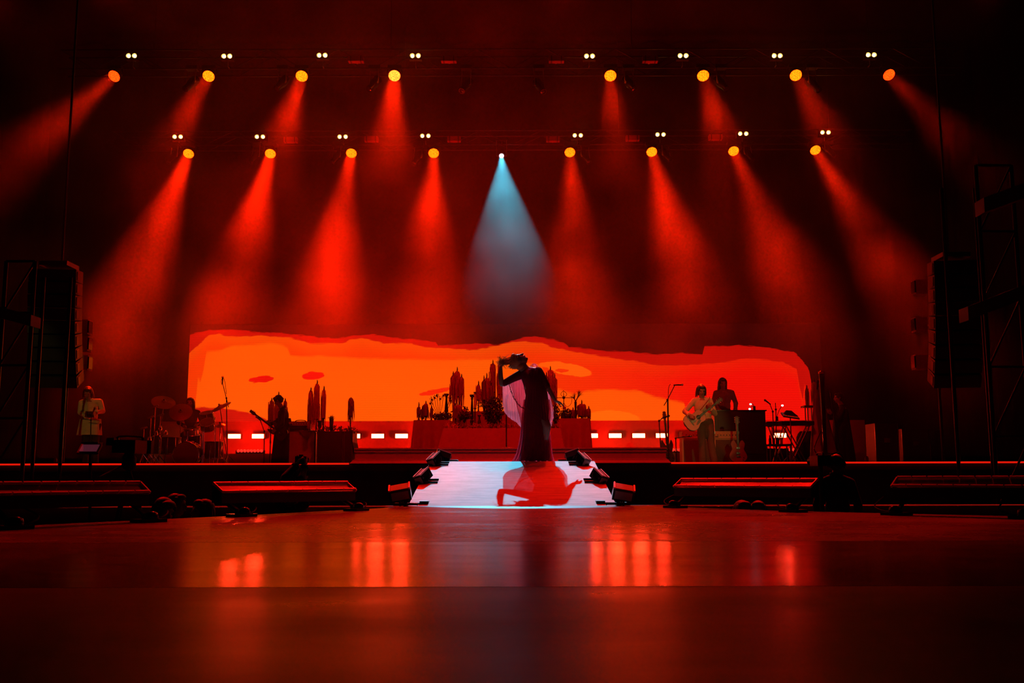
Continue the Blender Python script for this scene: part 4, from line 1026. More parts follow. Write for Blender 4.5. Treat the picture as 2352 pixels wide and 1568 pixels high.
# gown
def ring_rows(spec, depth, k, amp, n=144, dy0=0.0, ph=0.0):
    rows = []
    for j, (cy, xl, xr, ff) in enumerate(spec):
        a, b = S(xl, cy, dy0), S(xr, cy, dy0); c = (a + b) / 2; hw = (b.x - a.x) / 2
        row = []
        for i in range(n):
            t = 2 * PI * i / n
            w = 1 + amp * ff * (math.sin(k * t + ph + 0.6 * math.sin(3 * t + j * 0.15)) * 0.7 + 0.3 * math.sin(2.3 * k * t + j * 0.2))
            row.append(V((c.x + math.cos(t) * hw * w, YV + dy0 + math.sin(t) * max(depth, hw * 0.72) * w, c.z)))
        rows.append(row)
    return rows
def densify(spec, m):
    out = []
    for a, b in zip(spec, spec[1:]):
        for q in range(m): out.append(tuple(x + (y - x) * q / m for x, y in zip(a, b)))
    return out + [spec[-1]]
gs = [(268, 640, 760, 0), (290, 612, 790, 0), (330, 612, 812, .1), (380, 628, 832, .15), (440, 645, 846, .2), (500, 655, 855, .2), (560, 655, 862, .3), (620, 645, 868, .4), (700, 636, 858, .6), (780, 634, 842, .8), (860, 630, 862, 1), (940, 622, 872, 1), (1020, 612, 878, 1), (1092, 600, 884, 1)]
rows = ring_rows(densify(gs, 3), 0.125, 17, 0.05)
for i in range(len(rows[-1])): rows[-1][i].z = ZS + 0.012 + 0.01 * math.sin(i)
MB().grid(rows, True).build('gown', GOWN, sg, True)
os_ = [(540, 638, 872, .2), (620, 628, 880, .4), (700, 622, 876, .6), (780, 618, 858, .8), (860, 612, 876, 1), (940, 600, 882, 1.1), (1020, 580, 888, 1.2), (1060, 562, 896, 1.3), (1095, 540, 904, 1.4)]
rows = ring_rows(densify(os_, 4), 0.16, 23, 0.055, 200, 0.0, 1.0)
for i in range(len(rows[-1])): rows[-1][i].z = ZS + 0.006 + 0.012 * math.sin(i * 0.7)
MB().grid(rows, True).build('overskirt', GOWN2, sg, True)
# the sheer sleeve drapes
def drape(top, bot, nu, nv, folds, amp, dy, belly, name, mat, seed, rag=0.0, parent=None):
    rr = random.Random(seed)
    T = cable([S(x, y, d) for x, y, d in top], n=nu * 3); B = cable([S(x, y, d) for x, y, d in bot], n=nu * 3)
    def samp(L, t):
        f = t * (len(L) - 1); i = min(int(f), len(L) - 2); return L[i].lerp(L[i + 1], f - i)
    rows = []
    for j in range(nv + 1):
        v = j / nv; row = []
        for i in range(nu + 1):
            u = i / nu
            p = samp(T, u).lerp(samp(B, u), v)
            sw = math.sin(folds * 2 * PI * u + 1.3 * math.sin(5 * u + seed) + 0.5 * v) + 0.45 * math.sin(folds * 4.6 * PI * u + 2 * v)
            p = p + V((0.004 * sw * v, dy * math.sin(PI * min(1, v * 1.1)) * belly + amp * sw * (0.25 + 0.75 * v), 0))
            if j == nv and rag: p.z += rr.uniform(-rag, rag)
            row.append(p)
        rows.append(row)
    o = MB().grid(rows).build(name, mat, parent or sg, True)
    return o
sl = drape([(447, 392, -.05), (470, 372, -.05), (520, 335, .0), (590, 290, .03), (660, 262, .02)],
      [(446, 575, .02), (470, 655, .03), (520, 712, .05), (575, 748, .05), (622, 800, .04), (660, 830, .02)], 90, 40, 9, 0.012, 0.06, 1, 'sleeve', SHEER, 2, 0.004)
# darker stitched trim running down the sleeve
pts = [S(505, 395, -.08), S(525, 460, -.08), S(548, 520, -.09), S(580, 570, -.1), S(612, 605, -.1), S(645, 620, -.1)]
tm = MB().tube(cable(pts, n=30), 0.005, 5)
for p in cable(pts, n=22): tm.ball(p + V((rng.uniform(-.01, .01), 0, rng.uniform(-.012, .012))), rng.uniform(.005, .010), None, 6, 4)
tm.build('trim', GOWN, sl, True)
# inner fold layer of the same sleeve, hanging from the upper arm
drape([(500, 330, .06), (560, 300, .06), (640, 270, .05)], [(590, 640, .08), (620, 760, .08), (655, 800, .06)], 60, 30, 7, 0.012, 0.03, 1, 'sleeve', SHEER, 5, 0.003)
# upper sleeve over the raised arm
m = MB().chain([S(640, 300, .05), S(545, 345, .02), S(462, 390, -.025)], [.075, .060, .050]); m.blob('sleeve_cap', GOWN, sg, 0.012, 4)
# right sleeve: narrow drape behind the lowered arm
drape([(775, 255, .0), (805, 305, -.02), (835, 370, -.04), (862, 430, -.06)], [(850, 760, .02), (880, 790, .0), (905, 700, -.03), (905, 610, -.05)], 50, 36, 5, 0.012, 0.08, 1, 'sleeve', SHEER, 7, 0.008)
m = MB().chain([S(770, 285, -.04), S(815, 355, -.08), S(850, 425, -.11)], [.070, .060, .052]); m.blob('sleeve_cap', GOWN, sg, 0.012, 4)
# pleated front panel falling from the shoulder
drape([(690, 262, -.10), (740, 258, -.12), (800, 290, -.11)], [(640, 590, -.15), (700, 640, -.19), (790, 705, -.20), (868, 750, -.15)], 70, 30, 8, 0.010, -0.04, 1, 'front_panel', GOWN, 9, 0.004)
# ruffle on the shoulder
rows = []
for j in range(7):
    rows.append([S(700 + 92 * i / 60 + 6 * math.sin(i * 0.9), 232 - 26 * math.sin(PI * min(1, i / 48)) + 0.35 * i + j * 6 * (0.5 + 0.5 * math.sin(i * 0.7)), -.07 + 0.028 * math.sin(i * 0.9 + j * .25)) for i in range(61)])
MB().grid(rows).build('ruffle', SHEER, sg, True)
# microphone stand behind her
st = thing('microphone_stand', 'straight black pole standing right behind the singer', 'stand', V((at(1163, 1000, 19.7).x, 19.7, PZ)))
a = at(1163, 915, 19.7)
MB().tube([V((a.x, 19.7, PZ + .02)), a], 0.013, 8).build('pole', MT['black'], st); MB().lathe(V((a.x, 19.7, PZ)), [(0.15, 0), (0.15, 0.015), (0.03, 0.03)], 20).build('base', MT['black'], st, True)
MB().cap(a, a + V((0.02, -0.08, 0.05)), 0.02, 0.026).build('microphone', MT['steel'], st, True)
# ------------------------------------------------------------------ instruments and backline
WOOD = M('guitar_spruce', (0.50, 0.20, 0.075), 0.3, 0, 0.2, 12)
WOODD = M('guitar_dark_wood', (0.10, 0.035, 0.018), 0.3, 0, 0.3, 12)
WINE = M('guitar_red_lacquer', (0.26, 0.035, 0.02), 0.18, 0, 0.2, 10)
BEIGE = M('amp_beige_cloth', (0.42, 0.33, 0.20), 0.8, 0, 0.15, 60)
GRILLE = M('amp_grille', (0.09, 0.075, 0.06), 0.9, 0, 0.3, 80)
GRILLE2 = M('amp_pale_grille', (0.34, 0.30, 0.18), 0.9, 0, 0.15, 70)
TOLEX = M('amp_black_tolex', (0.02, 0.018, 0.018), 0.6, 0, 0.3, 60)
BRASS = M('cymbal_bronze', (0.22, 0.13, 0.06), 0.32, 1.0, 0.15, 6)
DSHELL = M('drum_shell', (0.05, 0.02, 0.018), 0.2, 0, 0.2, 5)
SKINH = M('drum_head', (0.10, 0.085, 0.08), 0.5, 0, 0.1, 6)
def frame(u, w):
    u = V(u).normalized(); w = V(w); w = (w - u * w.dot(u)).normalized(); v = w.cross(u)
    return u, v, w
def guitar(label, tail, u, w, kind, body, group=None, scale=1.0, loc=None):
    "tail: bottom of the body; u along the neck; w out of the front"
    u, v, w = frame(u, w); X = Matrix.Translation(tail) @ Matrix((u * scale, v * scale, w * scale)).transposed().to_4x4()
    g = thing({'acoustic': 'acoustic_guitar', 'electric': 'electric_guitar', 'bass': 'bass_guitar'}[kind], label, 'guitar', loc if loc is not None else tail, group)
    T = {'acoustic': 0.10, 'electric': 0.05, 'bass': 0.045}[kind]
    Lb = {'acoustic': 0.50, 'electric': 0.46, 'bass': 0.48}[kind]
    prof = {'acoustic': [(0, .04), (.02, .12), (.07, .175), (.14, .2), (.21, .185), (.28, .145), (.33, .135), (.38, .145), (.43, .145), (.47, .115), (.5, .03)],
            'electric': [(0, .03), (.02, .11), (.07, .17), (.13, .19), (.20, .17), (.26, .135), (.30, .125), (.35, .14), (.40, .15), (.45, .13), (.48, .10), (.47, .07), (.42, .045), (.40, .025)],
            'bass': [(0, .03), (.03, .12), (.09, .165), (.16, .155), (.22, .125), (.28, .12), (.34, .14), (.42, .15), (.50, .13), (.52, .11), (.46, .075), (.40, .03)]}[kind]
    cp = [V((a, b, 0)) for a, b in prof]; prof = [(max(0.0, q.x), max(q.y, 0.012)) for q in cable(cp, n=36)]
    poly = [V((a, b, 0)) for a, b in prof] + [V((a, -b, 0)) for a, b in reversed(prof)]
    b = MB(X).prism(poly, (0, 0, -T)).build('body', body, g)
    pb = [V((a * 0.985 + 0.003, c * 0.96, 0.002)) for a, c in prof] + [V((a * 0.985 + 0.003, -c * 0.96, 0.002)) for a, c in reversed(prof)]
    MB(X).prism(pb, (0, 0, -0.004)).build('top_plate', WOOD if kind == 'acoustic' else body, b)
    MB(X).box((Lb + 0.17 if kind != 'bass' else Lb + 0.24, 0, 0.0), (0.40 if kind != 'bass' else 0.56, 0.046, 0.022)).build('neck', WOODD, g)
    MB(X).box((Lb + 0.13, 0, 0.014), (0.48 if kind != 'bass' else 0.60, 0.044, 0.008)).build('fretboard', MT['black'], g)
    e = Lb + (0.37 if kind != 'bass' else 0.52)
    hs = MB(X).prism([V((e, -.026, .008)), V((e + .03, -.040, .008)), V((e + .17, -.035, .004)), V((e + .18, 0, .004)), V((e + .17, .035, .004)), V((e + .03, .040, .008)), V((e, .026, .008))], (0, 0, -0.016)).build('headstock', WOODD, g)
    for k in range(3 if kind != 'bass' else 2):
        for q in (-1, 1): MB(X).lathe((e + .05 + .045 * k, .046 * q, 0), [(.004, -.012), (.009, -.004), (.009, .004), (.004, .012)], 6, (0, q, 0)).build('tuning_peg', MT['chrome'], hs)
    MB(X).box((0.13 if kind != 'acoustic' else .15, 0, .009), (.025, .15 if kind == 'acoustic' else .08, .014)).build('bridge', WOODD if kind == 'acoustic' else MT['chrome'], b)
    if kind == 'acoustic':
        MB(X).lathe((.345, 0, .003), [(.052, 0), (.052, .003)], 24).build('sound_hole', MT['black'], b)
        MB(X).prism([V((.34, -.05, .003)), V((.29, -.055, .003)), V((.20, -.10, .003)), V((.22, -.125, .003)), V((.30, -.115, .003)), V((.35, -.09, .003))], (0, 0, .003)).build('pickguard', WOODD, b)
    else:
        for q in (.20, .31): MB(X).box((q, 0, .010), (.035, .075, .014)).build('pickup', MT['chrome'], b)
        for q in (0, 1): MB(X).lathe((.06 + .05 * q, -.10 - .015 * q, .004), [(.012, 0), (.010, .016)], 8).build('knob', MT['chrome'], b)
    for k in range(4): MB(X).box((Lb / 2 + .32, -.012 + .008 * k, .021), (Lb + .38, .0012, .001)).build('string', MT['steel'], g)
    return g
# acoustic guitar in the guitarist's hands
a, b = at(1577, 979, YG - .30), at(1656, 917, YG - .22)
guitar('orange-brown acoustic guitar held by the person in the pale shirt', a, b - a, (0.05, -1, 0.12), 'acoustic', WOODD, None, 0.93)
p = at(1624, 917, YG - .1)
tmb = MB().tube(cable([at(1592, 965, YG - .17), at(1610, 940, YG - .19), at(1626, 920, YG - .12), at(1630, 912, YG + .03), at(1625, 930, YG + .18)]), 0.02, 6, flat=0.3)
tag(tmb.build('guitar_strap', WOODD, origin=a), 'dark strap over the shoulder of the acoustic guitarist', 'strap')
def guitar_stand(label, c, group='guitar stands', h=0.35):
    g = thing('guitar_stand', label, 'stand', c, group)
    for k in range(3):
        t = PI / 2 + k * 2 * PI / 3
        MB().tube([c + V((0, 0, .22)), c + V((math.cos(t) * .22, math.sin(t) * .2, .012))], .010, 6).build('leg', MT['black'], g)
    MB().tube([c + V((0, 0, .2)), c + V((0, .05, h))], .012, 6).build('post', MT['black'], g)
    for q in (-1, 1): MB().tube([c + V((0, 0, .06)), c + V((.10 * q, -.02, .05)), c + V((.10 * q, -.14, .05)), c + V((.10 * q, -.15, .09))], .010, 6).build('cradle', MT['black'], g)
c = at(1694, 1060, 21.6); c = V((c.x, 21.6, ZS)); guitar_stand('low black stand under the red electric guitar', c)
guitar('red electric guitar on a stand before the piano', c + V((0.0, -.10, .075)), (0.02, 0.12, 1), (0, -1, 0.12), 'electric', WINE, None, 1.0)
c = at(1532, 1060, 22.2); c = V((c.x, 22.2, ZS)); guitar_stand('low black stand under the dark bass guitar', c)
guitar('dark bass guitar standing beside the microphone stand right of the plinth', c + V((.02, -.10, .075)), (-0.05, 0.10, 1), (0.3, -1, 0.12), 'bass', DSHELL, None, 0.98)
# bass of the player in profile
a, b = at(645, 995, YB - .24), at(598, 960, YB - .20)
guitar('dark bass guitar carried by the person in the long coat', a + V((.12, 0, -.09)), b - a, (-0.45, -1, 0.2), 'bass', DSHELL, None, 0.92)

# drums
def drum(name, label, c, axis, r, h, shell=None, lugs=8, legs=0):
    ax = V(axis).normalized(); c = V(c)
    g = thing(name, label, 'drum', V((c.x, c.y, ZS)) if legs else c, 'drums of the kit')
    s_ = MB().lathe(c, [(r * .98, -h / 2), (r, -h / 2 + .01), (r, h / 2 - .01), (r * .98, h / 2)], 28, ax).build('shell', shell or DSHELL, g, True)
    q = ax.to_track_quat('Z', 'Y').to_matrix()
    for k in (-1, 1):
        MB().lathe(c + ax * (k * (h / 2 + .002)), [(r * .97, 0), (r * .95, .008 * k)], 28, ax).build('head', SKINH, g, True)
        MB().tube([c + ax * (k * h / 2) + q @ V((math.cos(t) * r * 1.02, math.sin(t) * r * 1.02, 0)) for t in [2 * PI * i / 28 for i in range(28)]], .010, 6, True).build('hoop', MT['chrome'], g, True)
    for i in range(lugs):
        t = 2 * PI * i / lugs
        MB().tube([c + q @ V((math.cos(t) * r * 1.03, math.sin(t) * r * 1.03, -h / 2)), c + q @ V((math.cos(t) * r * 1.03, math.sin(t) * r * 1.03, h / 2))], .006, 5).build('lug', MT['chrome'], s_)
    for i in range(legs):
        t = 2 * PI * i / legs + .4
        p = c + V((math.cos(t) * (r + .02), math.sin(t) * (r + .02), 0)); MB().tube([p, V((p.x, p.y, ZS + .03)), V((p.x + .03 * math.cos(t), p.y + .03 * math.sin(t), ZS + .008))], .008, 6).build('leg', MT['chrome'], g)
    return g
def stand(g, foot, top, r=0.011, spread=0.26, mat=None):
    mat = mat or MT['chrome']; f = V((foot.x, foot.y, ZS)) if foot.z < ZS + 0.01 else V(foot)
    MB().tube([f + V((0, 0, .12)), top], r, 7).build('pole', mat, g)
    for k in range(3):
        t = k * 2 * PI / 3 + .5
        MB().tube([f + V((0, 0, .30)), f + V((math.cos(t) * spread, math.sin(t) * spread, .012))], r * .8, 6).build('leg', mat, g)
def cymbal(label, px, py, Y, rpx, nrm, fx=None):
    c = at(px, py, Y); r = rpx * m_per_px(Y)
    f = V((at(fx, 1000, Y).x if fx else c.x, Y + .05, ZS))
    g = thing('cymbal', label, 'cymbal', f, 'cymbals on stands')
    MB().lathe(c, [(r, -.035), (r * .6, -.014), (r * .2, 0), (r * .18, .018), (r * .08, .03), (.012, .033)], 32, nrm).build('plate', BRASS, g, True)
    MB().lathe(c + V(nrm).normalized() * .03, [(.02, 0), (.02, .02), (.008, .03)], 8, nrm).build('wing_nut', MT['black'], g)
    stand(g, f, c)
cymbal('large dark cymbal tilted forward over the left of the drum kit', 376, 921, 23.7, 27, (0.30, -0.55, 0.8), 365)
cymbal('second dark cymbal overlapping the large one before the drummer', 415, 944, 23.4, 26, (0.15, -0.80, 0.62))
cymbal('bronze cymbal tilted up to the right, clear against the orange screen', 505, 932, 23.3, 26, (-0.38, -0.35, 0.85), 524)
cymbal('small cymbal low between the toms and the tall stand', 506, 974, 22.6, 11, (-0.1, -0.5, 0.85))
drum('rack_tom', 'upper dark tom right of the drummer', at(476, 957, 23.6), (-0.1, -0.35, 0.93), .16, .20, None, 6, 3)
drum('rack_tom', 'lower tom with a pale head right of the drummer', at(477, 976, 23.2), (0, -0.62, 0.78), .165, .16, None, 6, 3)
drum('snare_drum', 'snare drum just before the drummer', at(440, 992, 23.5), (0, -.2, 1), .175, .14, MT['steel'], 8, 3)
c = at(436, 1035, 23.2); drum('bass_drum', 'big dark bass drum before the drummer', V((c.x, 23.1, ZS + .30)), (0.05, -1, 0), .29, .42, None, 8, 2)
c = at(488, 1035, 23.4); drum('floor_tom', 'dark floor tom at the right end of the drum kit', V((c.x, 23.5, ZS + .42)), (0, 0, 1), .21, .38, None, 8, 3)
c = at(392, 1035, 23.4); drum('floor_tom', 'dark floor tom at the left end of the drum kit', V((c.x, 23.4, ZS + .52)), (0, 0, 1), .22, .38, None, 8, 3)
c = at(437, 1010, YD); g = thing('drum_throne', 'round stool under the drummer', 'stool', V((c.x, YD + .05, ZS)))
MB().lathe(V((c.x, YD + .05, at(438, 1003, YD).z - .10)), [(.17, 0), (.18, .03), (.17, .08), (.05, .09)], 20).build('seat', MT['black'], g, True); stand(g, V((c.x, YD + .05, ZS)), V((c.x, YD + .05, at(438, 1003, YD).z - .10)), .018)
# percussion rack of chrome stands at the left of the kit
for i, (px, top) in enumerate(((331, 985), (347, 960), (357, 935), (369, 955))):
    Yq = 22.4 + .15 * i; t = at(px, top, Yq)
    g = thing('percussion_stand', ['chrome percussion stand farthest left of the kit', 'chrome stand with a small bell left of the kit', 'tallest chrome stand left of the kit', 'chrome stand nearest the left floor tom'][i], 'stand', V((t.x, Yq, ZS)), 'chrome percussion stands')
    stand(g, V((t.x, Yq, ZS)), t, .012, .22)
    MB().cap(t + V((-.06, -.02, 0)), t + V((.06, -.04, .03)), .016, .028).build('clamp', MT['chrome'], g, True)
    z = (t.z + ZS) / 2
    MB().lathe(V((t.x, Yq, z + .1)), [(.018, -.05), (.03, -.04), (.03, .04), (.018, .05)], 10).build('collar', MT['chrome'], g, True)
    MB().tube([V((t.x, Yq, z + .1)), V((t.x + .16, Yq - .1, z + .2))], .009, 6).build('arm', MT['chrome'], g)
    MB().lathe(V((t.x + .16, Yq - .1, z + .2)), [(.05, -.04), (.055, .0), (.03, .06), (.012, .065)], 12).build('bell', MT['chrome'], g, True)
# tall boom stand with a microphone and hanging cable over the bronze cymbal
def mic_stand(label, fx, Y, joint, tip, tail=None, mic=True, cable_pts=None, name='microphone_stand', zf=None, r=.011):
    f = at(fx, 1040, Y); f = V((f.x, Y, ZS if zf is None else zf)); j = at(*joint, Y); t = at(*tip, Y - .05)
    g = thing(name, label, 'stand', f, 'microphone stands')
    MB().tube([f + V((0, 0, .02)), j], r, 8).build('pole', MT['black'], g); MB().lathe(f, [(.15, 0), (.15, .014), (.03, .03), (.02, .06)], 20).build('base', MT['black'], g, True)
    b0 = at(*tail, Y) if tail else j
    MB().tube([b0, j, t], r * .8, 7).build('boom', MT['black'], g); MB().ball(j, .024).build('joint', MT['black'], g, True)
    if mic:
        d = (t - j).normalized() if not isinstance(mic, tuple) else V(mic)
        mm = MB().cap(t - d * .02, t + d * .13, .012, .018).build('microphone', MT['blackgloss'], g, True); MB().ball(t + d * .15, (.026, .026, .026)).build('grille', MT['steel'], mm, True)
    if cable_pts: MB().tube(cable([at(*q, Y + .01) for q in cable_pts]), .006, 5).build('cable', MT['rubber'], g)
    return g
mic_stand('tall boom stand rising over the bronze cymbal with a looped cable', 524, 23.75, (520, 914), (511, 879), (525, 935), (0.05, -0.2, 0.9), [(510, 884), (508, 874), (513, 868), (517, 880), (520, 905)])
mic_stand('microphone stand with a raised boom right of the plinth', 1535, 20.6, (1533, 918), (1550, 884), (1525, 931), (0.95, -0.3, 0.02), [(1540, 882), (1536, 890), (1535, 920), (1536, 980), (1535, 1040)])
mic_stand('short microphone stand with an angled head at the right end of the plinth', 1519, 20.9, (1514, 966), (1522, 960), None, (0.8, -0.3, 0.3))
mic_stand('short bent microphone stand in front of the beige amplifier', 1554, 20.7, (1552, 1006), (1570, 1003), None, (0.95, -0.2, 0.1))
mic_stand('microphone stand of the person in the pale top at far left', 209, 20.5, (209, 964), (212, 950), (190, 962), (0.1, 0.5, 0.8))
mic_stand('thin microphone stand beside the bass player', 607, 23.3, (607, 990), (598, 965), None, (-0.5, -0.4, 0.5))
# concertina in the hands of the left player
c = at(208, 951, YL - .40); g = thing('concertina', 'small dark concertina in the hands of the person at far left', 'instrument', c)
for q in (-1, 1): MB().lathe(c + V((.075 * q, 0, 0)), [(.07, -.015), (.075, 0), (.07, .015)], 6, (1, 0, 0)).build('end_plate', WOODD, g)
MB().lathe(c, [(.062 + .008 * (k % 2), -.06 + .012 * k) for k in range(11)], 6, (1, 0, 0)).build('bellows', MT['black'], g)

# amplifiers
def amp(label, x0, x1, y0, y1, Y, D, face, grill, panel=True, zb=None, handle=True, name='guitar_amplifier', panel_h=.22, panelmat=None):
    a, b = at(x0, y0, Y), at(x1, y0, Y); zb = ZS if zb is None else zb; zt = a.z; W = b.x - a.x; cx = (a.x + b.x) / 2; H = zt - zb
    g = thing(name, label, 'amplifier', V((cx, Y + D / 2, zb)), 'amplifiers')
    bd = MB().box((cx, Y + D / 2, zb + H / 2), (W, D, H)).build('cabinet', face, g)
    gh = H * (1 - panel_h) - .05 if panel else H - .06
    MB().box((cx, Y - .004, zb + .03 + gh / 2), (W - .06, .02, gh)).build('grille', grill, g)
    if panel:
        pn = MB().box((cx, Y - .006, zt - H * panel_h / 2), (W - .04, .02, H * panel_h - .02)).build('control_panel', panelmat or BEIGE, g)
        for k in range(7): MB().lathe(V((cx - W * .36 + W * .12 * k, Y - .016, zt - H * panel_h / 2)), [(.012, 0), (.010, .014)], 8, (0, -1, 0)).build('knob', MT['black'], pn)
        MB().box((cx - W * .40, Y - .018, zt - H * panel_h * .72), (.07, .004, .018)).build('badge', TOLEX, pn)
    if handle: MB().tube(cable([V((cx - .13, Y + D / 2, zt)), V((cx - .08, Y + D / 2, zt + .035)), V((cx + .08, Y + D / 2, zt + .035)), V((cx + .13, Y + D / 2, zt))]), .010, 6).build('handle', TOLEX, g)
    for q in (-1, 1):
        for z in (zb + .03, zt - .03): MB().box((cx + q * (W / 2 - .012), Y - .002, z), (.03, .012, .05)).build('corner', MT['steel'], bd)
    return g
amp('beige-topped guitar amplifier behind the acoustic guitarist, left one', 1566, 1634, 990, 1045, 22.0, .35, BEIGE, GRILLE)
amp('beige-topped guitar amplifier with a strap handle before the piano, right one', 1640, 1697, 990, 1045, 22.0, .35, BEIGE, GRILLE)
cb = amp('tall bass speaker cabinet with a pale grille beside the bass player', 663, 726, 988, 1052, 22.4, .45, TOLEX, GRILLE2, False, None, False, 'speaker_cabinet')
zc = at(690, 988, 22.4).z
amp('black amplifier head with a pale control strip on the bass cabinet', 663, 711, 968, 986, 22.45, .32, TOLEX, TOLEX, True, zc, True, 'amplifier_head', .5, BEIGE)
# triangular cloth hanging over the cabinet's grille
a, b, c = at(686, 988, 22.36), at(720, 988, 22.36), at(707, 1009, 22.36)
o = MB().prism([a, c, b], (0, -.012, 0)).build('cloth_pennant', M('pennant_cloth', (0.16, 0.12, 0.09), .9, 0, .2, 40), origin=c); tag(o, 'dark triangular cloth hanging over the pale cabinet grille', 'cloth')

# flight case used as a table for the left candles, with vines on top
def leafy(mb, c, n, R, size, rng, squash=(1, 1, 1)):
    for k in range(n):
        d = V((rng.gauss(0, 1), rng.gauss(0, 1), rng.gauss(0, 1))).normalized() * (R * rng.uniform(.35, 1) ** .6)
        p = c + V((d.x * squash[0], d.y * squash[1], d.z * squash[2]))
        q = Euler((rng.uniform(0, 6), rng.uniform(0, 6), rng.uniform(0, 6))).to_matrix(); s = size * rng.uniform(.6, 1.3)
        mb.add([p, p + q @ V((s * .4, s * .28, s * .06)), p + q @ V((s, 0, 0)), p + q @ V((s * .4, -s * .28, s * .06))], [(0, 1, 2), (0, 2, 3)])
    return mb
LEAF = M('dark_leaves', (0.05, 0.045, 0.025), .7, 0, .4, 20, trans=.25)
FLOW = M('dried_flowers', (0.30, 0.12, 0.09), .8, 0, .35, 30, trans=.3)
a, b = at(729, 990, 21.9), at(811, 990, 21.9); zc2 = a.z
g = thing('flight_case', 'black draped case carrying the left candles and vases', 'case', V(((a.x + b.x) / 2, 22.2, ZS)))
MB().box(((a.x + b.x) / 2, 22.2, (ZS + zc2) / 2), (b.x - a.x, .6, zc2 - ZS)).build('body', TOLEX, g)
for x in (a.x + .01, a.x + .72 * (b.x - a.x), a.x + .76 * (b.x - a.x), b.x - .01): MB().box((x, 21.895, (ZS + zc2) / 2), (.02, .02, zc2 - ZS)).build('edge', MT['steel'], g)
rows = []
for j in range(8):
    t = j / 7; rows.append([V((b.x - .04 + .16 * t ** 1.3 + .012 * math.sin(i * 1.1) * t, 21.85 + .7 * i / 20, zc2 + .012 - (zc2 - ZS - .03) * t)) for i in range(21)])
MB().grid(rows).build('side_cloth', BLACKC, g, True)
rng = random.Random(12); mb = MB()
for k in range(26): leafy(mb, V((a.x + (b.x - a.x) * k / 25, 22.05 + rng.uniform(-.1, .1), zc2 + .03)), 12, .07, .06, rng)
o = mb.build('vine_garland', LEAF, origin=V(((a.x + b.x) / 2, 22.05, zc2))); tag(o, 'dark leafy vines lying on the black case', 'vines', kind='stuff')

# piano / keyboard shell
a, b = at(1640, 944, 22.75), at(1757, 944, 22.75); zt = a.z
g = thing('upright_piano', 'big black piano shell before the long-haired player', 'piano', V(((a.x + b.x) / 2, 22.95, ZS)))
MB().box(((a.x + b.x) / 2, 22.92, (ZS + zt) / 2), (b.x - a.x, .38, zt - ZS)).build('case', MT['black'], g)
MB().box(((a.x + b.x) / 2, 22.92, zt + .012), (b.x - a.x + .06, .44, .026)).build('lid', MT['blackgloss'], g)
for k in range(2): MB().box((a.x + (b.x - a.x) * (.27 + .46 * k), 22.722, (ZS + zt) / 2 + .05), ((b.x - a.x) * .40, .02, (zt - ZS) * .62)).build('panel', MT['black'], g)
WLED = M('white_led', (.9, .9, .95), .3, emit=(0.8, 0.9, 1.0), strength=3.0)
def gooseneck(label, foot, tips, bend):
    f = V(foot); g = thing('gooseneck_lamp', label, 'lamp', f, 'gooseneck lamps')
    MB().box(f + V((0, 0, .05)), (.05, .05, .10)).build('base', MT['black'], g)
    for t in tips:
        MB().tube(cable([f + V((0, 0, .09)), (f + t) / 2 + V((0, 0, .08)), t]), .007, 5).build('neck', MT['black'], g)
        MB().ball(t, (.028, .02, .02)).build('lamp', WLED, g, True)
gooseneck('pair of tiny white gooseneck lamps on the piano', V((at(1735, 943, 22.8).x, 22.9, zt + .025)), [at(1724, 928, 22.8), at(1722, 939, 22.75)], 0)
# keyboard rig
def xstand(label, x0, x1, ytop, Y):
    a, b = at(x0, ytop, Y), at(x1, ytop, Y); z = a.z
    g = thing('keyboard_stand', label, 'stand', V(((a.x + b.x) / 2, Y, ZS)), 'keyboard stands')
    for dy in (-.14, .14):
        for q in (0, 1):
            p0, p1 = (a.x, b.x) if q else (b.x, a.x)
            MB().tube([V((p0 * .8 + p1 * .2, Y + dy, ZS + .012)), V((p1 * .9 + p0 * .1, Y + dy, z - .012))], .014, 6).build('leg', MT['chrome'], g)
    for x in (a.x * .9 + b.x * .1, b.x * .9 + a.x * .1): MB().tube([V((x, Y - .18, z - .012)), V((x, Y + .18, z - .012))], .014, 6).build('rest', MT['black'], g)
    return z, (a.x + b.x) / 2
def keyboard(label, cx, Y, z, W, rot=0.0):
    g = thing('keyboard', label, 'keyboard', V((cx, Y, z)), 'keyboards')
    MB().box((cx, Y, z + .045), (W, .34, .09)).build('case', MT['black'], g)
    n = 28
    for k in range(n): MB().box((cx - W * .46 + W * .92 * (k + .5) / n, Y + .08, z + .095), (W * .92 / n - .003, .15, .014)).build('key', M_KEY, g)
    MB().box((cx, Y - .10, z + .094), (W * .5, .06, .008)).build('display', GLASS, g)
M_KEY = M('ivory_key', (.6, .57, .5), .4)
z, cx = xstand('crossed chrome stand under the lower keyboard', 1795, 1862, 977, 22.3); keyboard('lower dark keyboard at the right of the stage', cx, 22.3, z, .72)
z, cx = xstand('crossed chrome stand under the small keyboard beside the piano', 1764, 1806, 978, 22.7); keyboard('small dark keyboard beside the piano', cx, 22.7, z, .45)
